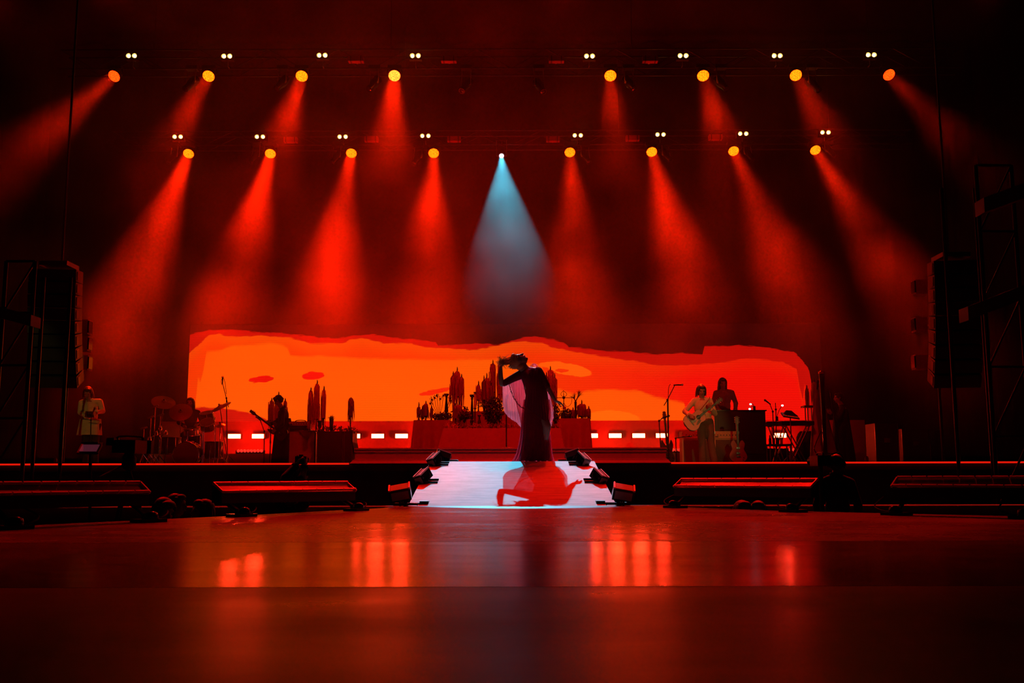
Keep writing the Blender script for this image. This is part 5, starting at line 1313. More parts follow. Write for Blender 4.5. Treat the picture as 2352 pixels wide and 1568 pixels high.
# tilted laptop on a pole and a tray with a microphone
c = at(1815, 955, 22.0); g = thing('laptop_stand', 'tilted dark tablet desk on a pole above the keyboards', 'stand', V((c.x, 22.0, ZS)))
stand(g, V((c.x, 22.0, ZS)), c, .014, .28); MB().box(c, (.36, .28, .03), Euler((0.35, 0.16, 0)).to_matrix()).build('desk', MT['black'], g); MB().hexa([c + V((-.16, .0, .02)), c + V((.20, .0, -.03)), c + V((.20, .14, .0)), c + V((-.16, .14, .03)), c + V((-.06, .05, .13)), c + V((.05, .05, .12)), c + V((.05, .12, .12)), c + V((-.06, .12, .13))]).build('hood', BLACKC, g)
mic_stand('angled microphone stand over the keyboards at right', 1778, 21.7, (1775, 945), (1768, 927), None, (-0.75, -0.3, 0.5))
mic_stand('thin upright stand with a side arm beside the keyboards', 1783, 22.0, (1782, 940), (1781, 925), (1782, 950), False)
gooseneck('tiny white gooseneck lamp at the keyboards', V((at(1786, 948, 22.2).x, 22.28, at(1786, 966, 22.2).z)), [at(1797, 931, 22.2)], 0)
c = at(1788, 1022, 21.9); g = thing('side_table', 'small dark table with bottles beside the keyboards', 'table', V((c.x, 21.9, ZS)))
MB().box((c.x, 21.9, c.z), (.50, .35, .04)).build('top', MT['black'], g)
for q in (-1, 1):
    for w_ in (-1, 1): MB().tube([V((c.x + .22 * q, 21.9 + .14 * w_, ZS)), V((c.x + .22 * q, 21.9 + .14 * w_, c.z))], .014, 6).build('leg', MT['steel'], g)
BOT = M('bottle_glass', (.35, .06, .04), .12)
for k in range(4):
    p = V((c.x - .17 + .085 * k - .02, 21.86 + .03 * (k % 2), c.z + .02)); o = MB().lathe(p, [(.028, 0), (.030, .01), (.030, .11), (.012, .15), (.012, .19), (.015, .195)], 12).build('bottle', BOT if k % 2 else MT['blackgloss'], None, True, p)
    tag(o, 'small %s bottle on the side table, %s from the left' % ('reddish' if k % 2 else 'dark', ['first', 'second', 'third', 'fourth'][k]), 'bottle', 'bottles on the side table')
# cloth-covered round stool before the harp
c = at(1856, 990, 23.0); rows = []
for j in range(12):
    t = j / 11; rr = (.12 + .10 * min(1, t * 6)) if j < 3 else .24 + .06 * t
    rows.append([V((c.x + math.cos(a_) * rr * (1 + .05 * t * math.sin(8 * a_)), 23.05 + math.sin(a_) * rr * .9 * (1 + .05 * t * math.sin(8 * a_ + 1)), c.z - (c.z - ZS - .012) * (max(0, t - .12) / .88))) for a_ in [2 * PI * k / 64 for k in range(64)]])
m = MB().grid(rows, True); m.f.append(tuple(range(63, -1, -1))); g = m.build('draped_table', BLACKC, None, True, V((c.x, 23.05, ZS))); tag(g, 'round table under a dark cloth left of the harp', 'table')

# harp
YHp = 22.0
c = at(1889, 1050, YHp); hp = thing('harp', 'tall dark concert harp with a glinting pillar at the right of the stage', 'harp', V((c.x, YHp + .2, ZS)))
t0, t1 = at(1896, 1046, YHp), at(1887, 856, YHp)
MB().tube([V((t0.x, YHp, ZS + .14)), t0.lerp(t1, .2), t0.lerp(t1, .7), t1], [.05, .045, .05, .066], 12).build('pillar', MT['blackgloss'], hp, True)
MB().lathe(t1, [(.068, -.02), (.075, 0), (.07, .03), (.03, .04)], 14).build('crown', M('harp_gilt', (.5, .2, .08), .25, .8), hp, True)
k0 = V((t0.x, YHp, 0))
nk = [t1 + V((0, .02, -.04)), t1 + V((.06, .25, -.16)), t1 + V((.10, .5, -.10)), t1 + V((.12, .70, -.30))]
MB().tube(cable(nk), .04, 8, flat=.6).build('neck', MT['blackgloss'], hp, True)
bt, tp = V((t0.x + .02, YHp + .10, ZS + .16)), nk[-1]
rows = []
for j in range(15):
    t = j / 14; cc = bt.lerp(tp, t); w_ = .27 * (1 - t) ** .75 + .045; dd = .16 * (1 - t) + .05
    rows.append([cc + V((math.cos(a_) * w_, (math.sin(a_)) * dd * .5 + dd * .3, 0)) for a_ in [2 * PI * k / 24 for k in range(24)]])
m = MB().grid(rows, True); m.f.append(tuple(range(23, -1, -1))); m.f.append(tuple(14 * 24 + k for k in range(24))); sbx = m.build('soundbox', M('harp_wood', (.14, .045, .025), .35, 0, .2, 4), hp, True)
out = [at(x, y, YHp + .06) for x, y in ((1888, 985), (1880, 1003), (1871, 1025), (1872, 1036), (1880, 1041), (1905, 1041), (1923, 1040), (1927, 1030), (1925, 1010), (1920, 980), (1914, 945), (1907, 900))]
MB().tube(cable(out, n=60), .012, 6).build('rim', MT['blackgloss'], hp, True)
for k in range(16):
    u = k / 15; MB().tube([bt.lerp(tp, .08 + .9 * u) + V((0, -.02, .0)), cable(nk)[int(u * 22)]], .0022, 4).build('string', MT['steel'], hp)
MB().box((t0.x, YHp + .12, ZS + .08), (.50, .46, .16)).build('base', MT['blackgloss'], hp)
# ------------------------------------------------------------------ candles and altar
WAX = M('wine_wax', (0.80, 0.30, 0.24), .5, 0, .2, 20, trans=.8)
WAXD = M('hanging_wax', (0.92, 0.42, 0.34), .5, 0, .2, 20, trans=.9)
WAX2 = M('dark_wax', (0.38, 0.11, 0.09), .5, 0, .25, 20, trans=.5)
WICK = MT['black']
def candle(label, px, tip, top, hw, solid, ragged, Y, zbase, seed, mat=None, group='dripping altar candles', lean=0.0):
    "px: axis; tip: wick; top: shoulder; hw: half width; solid: end of the body; ragged: end of the hanging wax, all in photo pixels"
    rg = random.Random(seed); k = m_per_px(Y); mat = mat or WAX
    T, B = at(px, top, Y), at(px, solid, Y); B.x = T.x; r = hw * k; H = T.z - B.z
    g = thing('candle', label, 'candle', V((T.x, Y, zbase)), group)
    rows = []
    for j in range(11):
        t = j / 10; row = []
        for i in range(20):
            a = 2 * PI * i / 20; rr = r * (.42 + .40 * min(1, t * 7) ** .5 - .12 * t) * (1 + .16 * math.sin(2 * a + seed + 2 * t) + .12 * math.sin(5 * a + seed * 2 + 5 * t))
            row.append(V((T.x + math.cos(a) * rr + lean * k * t, Y + math.sin(a) * rr, T.z - H * t + .012 * math.sin(5 * a + seed) * (1 - t))))
        rows.append(row)
    m = MB().grid(rows, True); m.f.append(tuple(range(19, -1, -1))); m.f.append(tuple(200 + i for i in range(20)))
    body = m.build('wax', mat, g, True)
    W = at(px, tip, Y); W.x = T.x
    MB().tube([T - V((0, 0, .03)), T.lerp(W, .6) + V((.004, 0, 0)), W], [.016, .014, .006], 6).build('wick', WICK, g)
    # wax hanging in rags round the body
    Rz_ = at(px, ragged, Y).z; m = MB()
    for i in range(22):
        a = rg.uniform(0, 2 * PI); L = (B.z - Rz_) * rg.uniform(.35, 1.05) + H * rg.uniform(.2, .8)
        z0 = B.z + L * 0 + H * rg.uniform(.35, .97); rr = r * rg.uniform(.55, 1.12)
        ze = max(Rz_ + (B.z - Rz_) * rg.uniform(0, .45), zbase + .01)
        p = V((T.x + math.cos(a) * rr, Y + math.sin(a) * rr, z0)); e = V((p.x + rg.uniform(-.012, .012), p.y, ze)); w_ = rg.uniform(.16, .42) * r
        m.tube([p + V((0, 0, .02)), p.lerp(e, .3), p.lerp(e, .7) + V((rg.uniform(-.01, .01), 0, 0)), e], [w_ * .7, w_, w_ * .75, .004], 6, flat=.5)
    m.build('wax_drips', WAXD if mat is WAX else mat, g, True)['kind'] = 'stuff'
    if B.z - zbase > .03:
        MB().lathe(V((T.x, Y, zbase)), [(max(.05, r * .9), 0), (max(.05, r * .9), .012), (.016, .03), (.014, (B.z - zbase) * .5), (.022, (B.z - zbase) * .55), (.014, (B.z - zbase) * .6), (.014, B.z - zbase - .03), (r * .8, B.z - zbase - .01), (r * .8, B.z - zbase + .004)], 14).build('candlestick', MT['black'], g, True)
    return g
# left group on the black case
candle('leftmost of the three tall ragged candles on the black case', 714, 889, 897, 5.6, 965, 988, 22.1, zc2, 1)
candle('tallest candle, middle of the three on the black case', 728.5, 872, 882, 7.6, 962, 988, 22.2, zc2, 2)
candle('rightmost of the three tall ragged candles on the black case', 744, 886, 895, 5.6, 960, 985, 22.1, zc2, 3)
candle('ragged candle behind the bass player, left of the head', 624, 913, 920, 6.5, 965, 985, 24.6, ZS, 4)
candle('candle whose wick rises right above the bass player\'s head', 640, 899, 907, 8, 965, 985, 24.9, ZS, 5)
candle('narrow candle behind the bass player\'s back', 655, 914, 921, 5, 960, 985, 24.6, ZS, 6)
candle('thick pillar candle on a turned base at the right of the black case', 806, 912, 914, 6, 955, 972, 22.1, zc2, 7, WAX2)
def vase(label, px, y0, y1, hw, Y, zb, seed, group='vases with plants', prof=None, mat=None):
    p = at(px, y1, Y); p.z = zb; H = at(px, y0, Y).z - zb; r = hw * m_per_px(Y)
    g = thing('vase', label, 'vase', p, group)
    prof = prof or [(.6, 0), (.65, .05), (.7, .3), (.85, .8), (1, 1), (.9, 1), (.7, .8)]
    MB().lathe(p, [(r * a, H * b) for a, b in prof], 16).build('pot', mat or MT['black'], g, True)
    return g, p + V((0, 0, H))
g, t = vase('dark vase with a spiky plant on the black case', 761, 961, 987, 5.5, 22.05, zc2, 1)
rg = random.Random(31); m = MB()
for k in range(34):
    a = rg.uniform(0, 2 * PI); e = rg.uniform(.2, 1.3); L = rg.uniform(.06, .13); d = V((math.cos(a) * math.sin(e), math.sin(a) * math.sin(e), math.cos(e) * .8))
    m.tube([t - V((0, 0, .03)), t + d * L * .6, t + d * L + V((0, 0, -.015 * e))], [.006, .011, .001], 5, flat=.4)
m.build('spiky_leaves', LEAF, g)
g, t = vase('dark urn before the three tall candles', 734, 966, 991, 6.5, 21.98, zc2, 2, 'vases with plants', [(.5, 0), (.55, .05), (.25, .15), (.3, .25), (.8, .5), (.6, .75), (1, 1), (.9, 1), (.6, .8)])

# draped altar tables on the plinth
def skirt_table(label, x0t, x1t, x0b, x1b, ytop, Y, D, mat, n=14, amp=.02):
    a, b = at(x0t, ytop, Y), at(x1t, ytop, Y); zt = a.z; xa, xb = at(x0b, 1026, Y).x, at(x1b, 1026, Y).x
    g = thing('altar_table', label, 'table', V(((a.x + b.x) / 2, Y + D / 2, PZ)), 'draped altar tables')
    # path round the table: front, right, back, left
    W = b.x - a.x; per = 2 * (W + D)
    N = int(per / .03); rows = []
    for j in range(10):
        t = max(0, j - 1) / 8; row = []
        for i in range(N):
            s = per * i / N
            if s < W: u, v = s / W, 0
            elif s < W + D: u, v = 1, (s - W) / D
            elif s < 2 * W + D: u, v = 1 - (s - W - D) / W, 1
            else: u, v = 0, 1 - (s - 2 * W - D) / D
            ins = .02 if j == 0 else 0
            xl_, xr_ = a.x + (xa - a.x) * t, b.x + (xb - b.x) * t
            f = amp * t * math.sin(2 * PI * s * n / 2.0 + math.sin(s * 5))
            row.append(V((xl_ + (xr_ - xl_) * u + (f if v in (0, 1) and u in (0, 1) else 0) * (1 if u else -1) * 1.0 + ins * (1 if u == 0 else -1 if u == 1 else 0), Y + D * v + (f + .05 * t) * (-1 if v == 0 else 1 if v == 1 else 0) + ins * (1 if v == 0 else -1 if v == 1 else 0), zt - (zt - PZ - .01) * t + (.006 if j == 0 else 0))))
        rows.append(row)
    m = MB().grid(rows, True); m.f.append(tuple(range(N - 1, -1, -1)))
    m.build('cloth', mat, g, True)
    MB().box(((a.x + b.x) / 2, Y + D / 2, (zt + PZ) / 2 - .02), (W - .10, D - .10, zt - PZ - .05)).build('table', MT['black'], g)
    return zt
CLOTH = M('altar_cloth', (0.26, 0.10, 0.12), .85, 0, .12, 8, .1)
CLOTHD = M('altar_cloth_dark', (0.20, 0.05, 0.045), .85, 0, .15, 8, .1)
Z1 = skirt_table('low wide altar table under a plain red cloth', 1018, 1288, 1006, 1299, 984, 20.4, 1.0, CLOTH, 3, .012)
Z2 = skirt_table('taller altar table under a pleated cloth, left end of the altar', 950, 1034, 943, 1040, 965, 21.6, .9, CLOTHD, 9, .05)
Z3 = skirt_table('taller altar table under a pleated cloth, right end of the altar', 1280, 1356, 1276, 1361, 961, 21.6, .9, CLOTHD, 9, .05)
# a tall draped back table carries the high candles
Z4 = skirt_table('high draped table at the back of the altar', 1046, 1276, 1044, 1278, 945, 22.7, .5, CLOTHD, 10, .03)
A = [('tall ragged candle at the left of the altar, left of three', 1041, 852, 863, 7.5, 905, 935, 22.9, Z4, None), ('highest ragged candle of the left altar cluster', 1050, 842, 853, 9.5, 910, 940, 22.95, Z4, None), ('tall ragged candle at the left of the altar, right of three', 1060, 858, 866, 6.5, 905, 938, 22.9, Z4, None),
     ('ragged candle at the left of the middle altar cluster', 1099, 874, 884, 5.5, 918, 935, 22.9, Z4, None), ('slim candle with its wick close beside another in the middle cluster', 1111.5, 862, 874, 5.5, 918, 935, 22.9, Z4, WAX2), ('ragged candle second highest in the middle altar cluster', 1118, 856, 868, 7, 920, 938, 23., Z4, None),
     ('short candle before the tallest one in the middle altar cluster', 1128, 878, 886, 5, 920, 935, 22.78, Z4, WAX2), ('tallest candle of the altar, left of the singer\'s raised arm', 1132, 826, 836, 8.5, 900, 930, 23., Z4, None), ('candle whose wick shows beside the singer\'s raised hand', 1148, 819, 832, 7, 905, 930, 23., Z4, None),
     ('candle just right of the singer\'s shoulder', 1255, 854, 864, 6, 910, 940, 22.9, Z4, WAX2), ('pointed ragged candle high right of the singer', 1264, 840, 850, 7.5, 905, 945, 23., Z4, None), ('slim dark candle at the right of the singer\'s arm', 1274, 856, 868, 5, 900, 945, 22.9, Z4, None),
     ('slim candle at the outer left end of the altar', 962, 923, 935, 4.5, 952, 963, 21.8, Z2, WAX2), ('stout candle with a hooked top at the left end of the altar', 978, 920, 927, 6.5, 955, 964, 21.9, Z2, WAX2), ('small candle between the two at the left end of the altar', 970, 932, 939, 4, 955, 964, 22., Z2, WAX2), ('small candle right of the stout one on the left table', 991, 930, 937, 4, 955, 964, 21.85, Z2, WAX2),
     ('short thick candle left of centre on the altar', 1045, 925, 932, 6, 960, 975, 21., Z1, WAX2), ('short thick candle with a tall wick left of centre on the altar', 1054, 920, 930, 7, 962, 978, 21.05, Z1, WAX2), ('short candle right of the two thick ones on the altar', 1066, 933, 940, 5.5, 965, 978, 21., Z1, WAX2),
     ('broad candle with a pointed top on the right altar table', 1336, 918, 928, 12, 955, 962, 21.9, Z3, WAX2), ('slim leaning candle at the outer right end of the altar', 1352, 932, 938, 4.5, 955, 962, 21.8, Z3, WAX2), ('small candle left of the broad one on the right altar table', 1316, 935, 941, 4.5, 956, 962, 21.8, Z3, WAX2)]
for i, (lb, px, tip, top, hw, so, ra, Y, zb, mt) in enumerate(A): candle(lb, px, tip, top, hw, so, ra, Y, zb, 40 + i, mt)
# long wax strands running over the pleated cloth at the left end, as cloth folds
# candlesticks
def baluster(label, px, y0, Y, zb, hw):
    p = at(px, 980, Y); p.z = zb; H = at(px, y0, Y).z - zb; r = hw * m_per_px(Y)
    g = thing('candlestick', label, 'candlestick', p, 'turned candlesticks')
    MB().lathe(p, [(r, 0), (r, .03 * H), (r * .5, .06 * H), (r * .35, .12 * H), (r * .6, .2 * H), (r * .75, .26 * H), (r * .4, .30 * H), (r * .65, .33 * H), (r * .55, .5 * H), (r * .35, .75 * H), (r * .3, .86 * H), (r * .5, .88 * H), (r * .35, .9 * H)], 16).build('stem', MT['blackgloss'], g, True)
    MB().lathe(p + V((0, 0, .9 * H)), [(r * .35, 0), (r * .8, .06 * H), (r * .85, .1 * H), (r * .7, .1 * H), (r * .3, .05 * H)], 16).build('cup', MT['blackgloss'], g, True)
baluster('turned dark candlestick standing free left of the big bush', 1084, 906, 21.1, Z1, 6.5)
baluster('thick turned candlestick among the flowers at left', 1025, 904, 21.7, Z2, 7)
# thin framed lantern
p = at(1091, 940, 21.4); g = thing('lantern', 'thin upright lantern between candlestick and bush', 'lantern', V((p.x, 21.4, Z1)))
za, zb_ = at(1091, 901, 21.4).z, at(1091, 938, 21.4).z
for q in (-.022, .022):
    for w_ in (-.022, .022): MB().box((p.x + q, 21.4 + w_, (za + zb_) / 2), (.008, .008, za - zb_)).build('post', MT['black'], g)
MB().box((p.x, 21.4, za), (.06, .06, .02)).build('roof', MT['black'], g); MB().box((p.x, 21.4, zb_), (.06, .06, .02)).build('floor_plate', MT['black'], g); MB().tube([V((p.x, 21.4, Z1)), V((p.x, 21.4, zb_))], .014, 8).build('stem', MT['black'], g); MB().box((p.x, 21.4, (za + zb_) / 2), (.03, .03, za - zb_ - .02)).build('candle', WAX, g)
# bushes and flowers
def bush(label, px, py, Y, rpx, zb, n, size, mat, squash=(1, .7, 1.15), name='shrub', seed=1):
    c = at(px, py, Y); g = thing(name, label, 'plant', V((c.x, Y, zb)), 'altar plants'); rg = random.Random(seed)
    leafy(MB(), c, n, rpx * m_per_px(Y), size, rg, squash).build('foliage', mat, g)['kind'] = 'stuff'
    MB().tube([V((c.x, Y, zb)), c], .02, 6).build('stem', MT['black'], g)
    MB().lathe(V((c.x, Y, zb)), [(.07, 0), (.09, .06), (.08, .07)], 14).build('pot', MT['black'], g, True)
    return g
bg = bush('big round dark bush on the altar left of the singer', 1133, 945, 20.8, 25, Z1, 1500, .055, LEAF, (.95, .7, 1.35), 'shrub', 5)
m = MB()
for (x, y), (ex, ey) in (((1116, 930), (1094, 929)), ((1114, 938), (1095, 938)), ((1118, 935), (1100, 934))):
    a, b = at(x, y, 20.7), at(ex, ey, 20.7); m.tube([a, a.lerp(b, .4) + V((0, 0, .05)), a.lerp(b, .8) + V((0, 0, .03)), b], [.008, .04, .025, .002], 6, flat=.25)
m.build('big_leaves', LEAF, bg, True)['kind'] = 'stuff'
bush('dark rounded plant just right of the singer', 1275, 950, 20.8, 11, Z1, 420, .05, LEAF, (1, .8, 1.9), 'shrub', 6)
bush('low leafy plant on the altar right of the short candles', 1066, 955, 20.7, 12, Z1, 420, .05, LEAF, (1.3, .8, .9), 'shrub', 7)
bush('low dark leaves before the left candles of the altar', 1016, 957, 21.9, 14, Z2, 460, .05, LEAF, (1.8, .7, .6), 'shrub', 8)
bush('dark mass of leaves on the right altar table', 1303, 950, 21.85, 13, Z3, 460, .05, LEAF, (1.3, .7, .8), 'shrub', 9)
# garland of dried flowers along the front of the low table
m = MB(); rg = random.Random(77); x0_, x1_ = at(1022, 980, 20.4).x, at(1286, 980, 20.4).x
for k in range(90): leafy(m, V((x0_ + (x1_ - x0_) * k / 89, 20.48 + rg.uniform(-.05, .08), Z1 + .035 + rg.uniform(0, .05))), 9, .05, .05, rg)
tag(m.build('flower_garland', FLOW, origin=V((0, 20.48, Z1))), 'garland of dried flowers along the front of the low altar table', 'flowers', kind='stuff')
# tall stems with flower heads at left
def flowers(label, heads, px, Y, zb, seed):
    rg = random.Random(seed); b = at(px, 980, Y); b.z = zb
    g = thing('flower_arrangement', label, 'flowers', b, 'altar flowers')
    MB().lathe(b, [(.05, 0), (.06, .04), (.04, .10), (.05, .12)], 12).build('vase', MT['black'], g, True)
    for x, y, r in heads:
        h = at(x, y, Y); m = (b + h) / 2 + V(((h.x - b.x) * .2, 0, .06))
        st_ = MB().tube(cable([b + V((0, 0, .10)), m, h]), .005, 4).build('stem', LEAF, g)
        leafy(MB().ball(h, r * .5 * m_per_px(Y), None, 8, 6), h, 26, r * m_per_px(Y), .035, rg).build('flower', FLOW if seed % 2 else LEAF, st_)
flowers('tall stems of dark flowers left of the altar candles', [(992, 917, 4), (998, 913, 4), (1004, 909, 4), (1011, 915, 4), (989, 926, 3), (1034, 913, 3.5), (1036, 922, 3), (1018, 908, 3)], 1010, 22., Z2, 2)
flowers('drooping dark flowers on curved stems beside the short candles', [(1072, 940, 3.5), (1077, 950, 3), (1067, 937, 3)], 1063, 21.2, Z1, 4)
flowers('round spiky flower head right of the singer\'s lowered hand', [(1296, 936, 8)], 1294, 21.8, Z3, 3)
# palm-like plant with two tufts
b = at(1322, 960, 21.8); b.z = Z3; g = thing('palm_plant', 'small palm with two feathery tufts on the right altar table', 'plant', b)
t1_, t2_ = at(1318, 912, 21.8), at(1330, 906, 21.8); j = at(1322, 922, 21.8)
MB().tube([b, at(1322, 940, 21.8), j], [.03, .022, .028], 8).build('trunk', MT['black'], g, True)
for tt in (t1_, t2_):
    m = MB().tube([j, tt], .012, 5); rg = random.Random(int(tt.x * 1000))
    for k in range(26):
        a = rg.uniform(-1.2, 1.2); d = (tt - j).normalized(); d = V((d.x * math.cos(a) - d.z * math.sin(a), rg.uniform(-.5, .5), d.x * math.sin(a) + d.z * math.cos(a)))
        m.tube([j.lerp(tt, rg.uniform(.4, 1)), tt + d * .05, tt + d * rg.uniform(.07, .12)], [.006, .008, .001], 4, flat=.3)
    m.build('tuft', LEAF, g)
# candelabrum with a ball and long arms
b = at(1295, 960, 22.1); b.z = Z3; g = thing('candelabrum', 'thin candelabrum with a ball and long side arms right of the singer\'s hand', 'candelabrum', b)
k0 = at(1295, 913, 22.1); MB().tube([b, k0, at(1294, 896, 22.1)], [.012, .010, .004], 6).build('stem', MT['black'], g); MB().ball(k0, .034).build('ball', MT['blackgloss'], g, True); MB().lathe(b, [(.07, 0), (.06, .02), (.015, .04)], 14).build('base', MT['black'], g, True)
for q, ex in ((-1, 1276), (1, 1314)):
    MB().tube([k0, at(ex, 913.5, 22.1)], .007, 5).build('arm', MT['black'], g)
    MB().tube(cable([at(ex, 913.5, 22.1), at(ex - q * 2, 926, 22.1), at(1295 + q * 8, 934, 22.1), at(1295, 925, 22.1)]), .005, 5).build('swag', WAX2, g)
    MB().tube(cable([k0, at(1295 + q * 7, 905, 22.1), at(1294, 897, 22.1)]), .005, 5).build('scroll', MT['black'], g)
# small vase before the bush
vase('small dark jar on the altar under the lantern', 1101, 953, 975, 4.5, 20.75, Z1, 3, 'vases with plants', [(.8, 0), (1, .2), (.9, .5), (.45, .7), (.4, .85), (1, 1), (.6, .95)])
# right group: two candles on a high rack
a, b = at(1848, 933, 23.4), at(1876, 933, 23.4)
g = thing('candle_rack', 'high narrow rack carrying two candles left of the harp', 'rack', V(((a.x + b.x) / 2, 23.5, ZS)))
MB().box(((a.x + b.x) / 2, 23.5, a.z), (b.x - a.x + .04, .3, .04)).build('top', MT['black'], g)
for x in (a.x + .04, a.x + .10, b.x - .10, b.x - .04): MB().tube([V((x, 23.5, ZS)), V((x, 23.5, a.z))], .014, 6).build('leg', MT['steel'], g)
candle('narrow dark candle on the rack left of the harp', 1853, 884, 892, 4.5, 931, 946, 23.5, a.z + .02, 90, WAX2)
candle('tall dark candle on the rack beside the harp pillar', 1869.5, 866, 878, 7, 931, 955, 23.5, a.z + .02, 91, WAX2)
# ------------------------------------------------------------------ pit gear, side structures
# broadcast camera at the left of the pit
Yc = 13.2
c = at(298, 1026, Yc); g = thing('video_camera', 'big dark broadcast camera on a tripod in the pit at left', 'camera', V((c.x, Yc, ZP)))
bd = MB().box(c, (.30, .42, .17)).build('body', MT['blackgloss'], g)
MB().lathe(c + V((.02, .21, 0)), [(.06, 0), (.07, .08), (.075, .2), (.085, .22)], 18, (0, 1, .02)).build('lens', MT['blackgloss'], g, True)
MB().box(c + V((.02, .47, .01)), (.22, .10, .18)).build('lens_hood', MT['black'], g)
MB().tube(cable([c + V((-.12, -.1, .085)), c + V((-.10, -.1, .13)), c + V((.10, .1, .13)), c + V((.13, .1, .085))]), .016, 7).build('handle', MT['blackgloss'], bd)
MB().box(c + V((-.17, -.15, .06)), (.10, .18, .10)).build('viewfinder', MT['black'], g)
for k in range(2): MB().box(c + V((-.08 + .1 * k, -.214, .03)), (.05, .006, .02)).build('panel', MT['steel'], bd)
hd = c + V((0, 0, -.20)); MB().lathe(hd, [(.06, -.1), (.09, -.06), (.09, .05), (.06, .12)], 14).build('fluid_head', MT['black'], g, True)
MB().tube([hd, hd + V((-.22, -.4, -.20))], .014, 7).build('pan_bar', MT['black'], g)
for k in range(3):
    t = k * 2 * PI / 3 + .3; MB().tube([hd + V((0, 0, -.08)), V((c.x + math.cos(t) * .5, Yc + math.sin(t) * .5, ZP))], .024, 7).build('leg', MT['black'], g)
m = at(206, 1031, Yc - .2); g = thing('camera_monitor', 'small tilted monitor with a faint pink picture left of the broadcast camera', 'monitor', V((m.x, Yc - .1, ZP)))
R = Euler((-.9, 0, .05)).to_matrix()
MB().box(m, (.27, .03, .19), R).build('case', MT['black'], g); MB().box(m + R @ V((0, -.018, 0)), (.22, .006, .14), R).build('picture', M('pink_picture', (.1, .03, .05), .4, 0, .3, 20, emit=(.30, .05, .09), strength=.2), g)
MB().box(m + V((0, .06, .08)), (.22, .16, .02)).build('sun_hood', MT['black'], g); MB().tube([m + V((0, .03, -.04)), V((m.x + .05, Yc - .1, ZP))], .02, 7).build('post', MT['black'], g)
# camera of the operator at right
c = at(1884, 1058, Yo - .05); g = thing('video_camera', 'shoulder video camera beside the operator with the headset at right', 'camera', V((c.x, Yo, ZP)))
bd = MB().box(c, (.17, .34, .13)).build('body', MT['blackgloss'], g); MB().lathe(c + V((0, .17, 0)), [(.05, 0), (.055, .08), (.065, .2)], 16, (0, 1, 0)).build('lens', MT['blackgloss'], g, True)
MB().tube(cable([c + V((0, -.12, .065)), c + V((0, -.1, .10)), c + V((0, .1, .10)), c + V((0, .13, .065))]), .013, 6).build('handle', MT['blackgloss'], bd); MB().box(c + V((.10, -.05, .02)), (.06, .1, .06)).build('viewfinder', MT['black'], g)
MB().tube([c + V((0, 0, -.06)), V((c.x, Yo - .02, ZP + .6))], .03, 8).build('column', MT['black'], g)
for k in range(3):
    t = k * 2 * PI / 3 + .3; MB().tube([V((c.x, Yo - .02, ZP + .7)), V((c.x + math.cos(t) * .4, Yo + math.sin(t) * .4, ZP))], .02, 7).build('leg', MT['black'], g)
h = at(1921, 1066, Yo)
g = thing('headset', 'black headset on the camera operator at right', 'headset', h + V((0, 0, .05)))
for q in (-1, 1): MB().lathe(h + V((.085 * q, 0, 0)), [(.035, 0), (.045, .012), (.03, .03)], 14, (q, 0, 0)).build('ear_cup', MT['blackgloss'], g, True)
MB().tube(cable([h + V((-.10, 0, .02)), h + V((-.07, 0, .11)), h + V((0, 0, .145)), h + V((.07, 0, .11)), h + V((.10, 0, .02))]), .010, 6).build('band', MT['blackgloss'], g)
# camera in the raised hands
c = at(692, 1057, Yp + .08); g = thing('photo_camera', 'black photo camera held up over the pit by two hands', 'camera', c)
bd = MB().box(c, (.14, .07, .095)).box(c + V((0, 0, .055)), (.05, .05, .03)).build('body', MT['blackgloss'], g); MB().lathe(c + V((.01, .035, 0)), [(.036, 0), (.038, .09), (.042, .1)], 16, (0.2, 1, .1)).build('lens', MT['blackgloss'], g, True); MB().lathe(c + V((-.05, 0, .048)), [(.012, 0), (.012, .012)], 8).build('dial', MT['steel'], bd)
# dark flat-topped case behind the left trough
a, b = at(523, 1097, 12.9), at(686, 1097, 12.9)
g = thing('equipment_case', 'flat dark equipment case in the pit behind the left trough', 'case', V(((a.x + b.x) / 2, 13.2, ZP)))
MB().box(((a.x + b.x) / 2, 13.2, (ZP + a.z) / 2), (b.x - a.x - .02, .58, a.z - ZP)).build('body', TOLEX, g); MB().box(((a.x + b.x) / 2, 13.2, a.z + .01), (b.x - a.x, .6, .03)).build('lid', MT['black'], g)
for q in (a.x + .03, b.x - .03): MB().box((q, 12.9, (ZP + a.z) / 2), (.03, .02, a.z - ZP - .05)).build('edge', MT['steel'], g)
# road cases at the far right of the stage
for i, (x0_, x1_, y0_, Y, lb) in enumerate(((2008, 2062, 972, 23.0, 'dark road case standing at the far right of the stage'), (2070, 2135, 985, 24.0, 'second dark road case behind the one at far right'))):
    a, b = at(x0_, y0_, Y), at(x1_, y0_, Y); g = thing('road_case', lb, 'case', V(((a.x + b.x) / 2, Y + .3, ZS)), 'road cases')
    MB().box(((a.x + b.x) / 2, Y + .3, (ZS + a.z) / 2 + .04), (b.x - a.x, .6, a.z - ZS - .08)).build('body', TOLEX, g)
    for q in (a.x + .015, b.x - .015): MB().box((q, Y - .004, (ZS + a.z) / 2 + .04), (.03, .02, a.z - ZS - .08)).build('edge', MT['steel'], g)
    MB().box(((a.x + b.x) / 2, Y - .008, (ZS + a.z) / 2 + .1), (.14, .02, .10)).build('latch', MT['steel'], g)
    for q in (-1, 1):
        for w_ in (0, 1): MB().lathe(V(((a.x + b.x) / 2 + q * (b.x - a.x) * .38, Y + .1 + .4 * w_, ZS + .04)), [(.04, -.015), (.04, .015)], 12, (1, 0, 0)).build('caster', MT['rubber'], g)
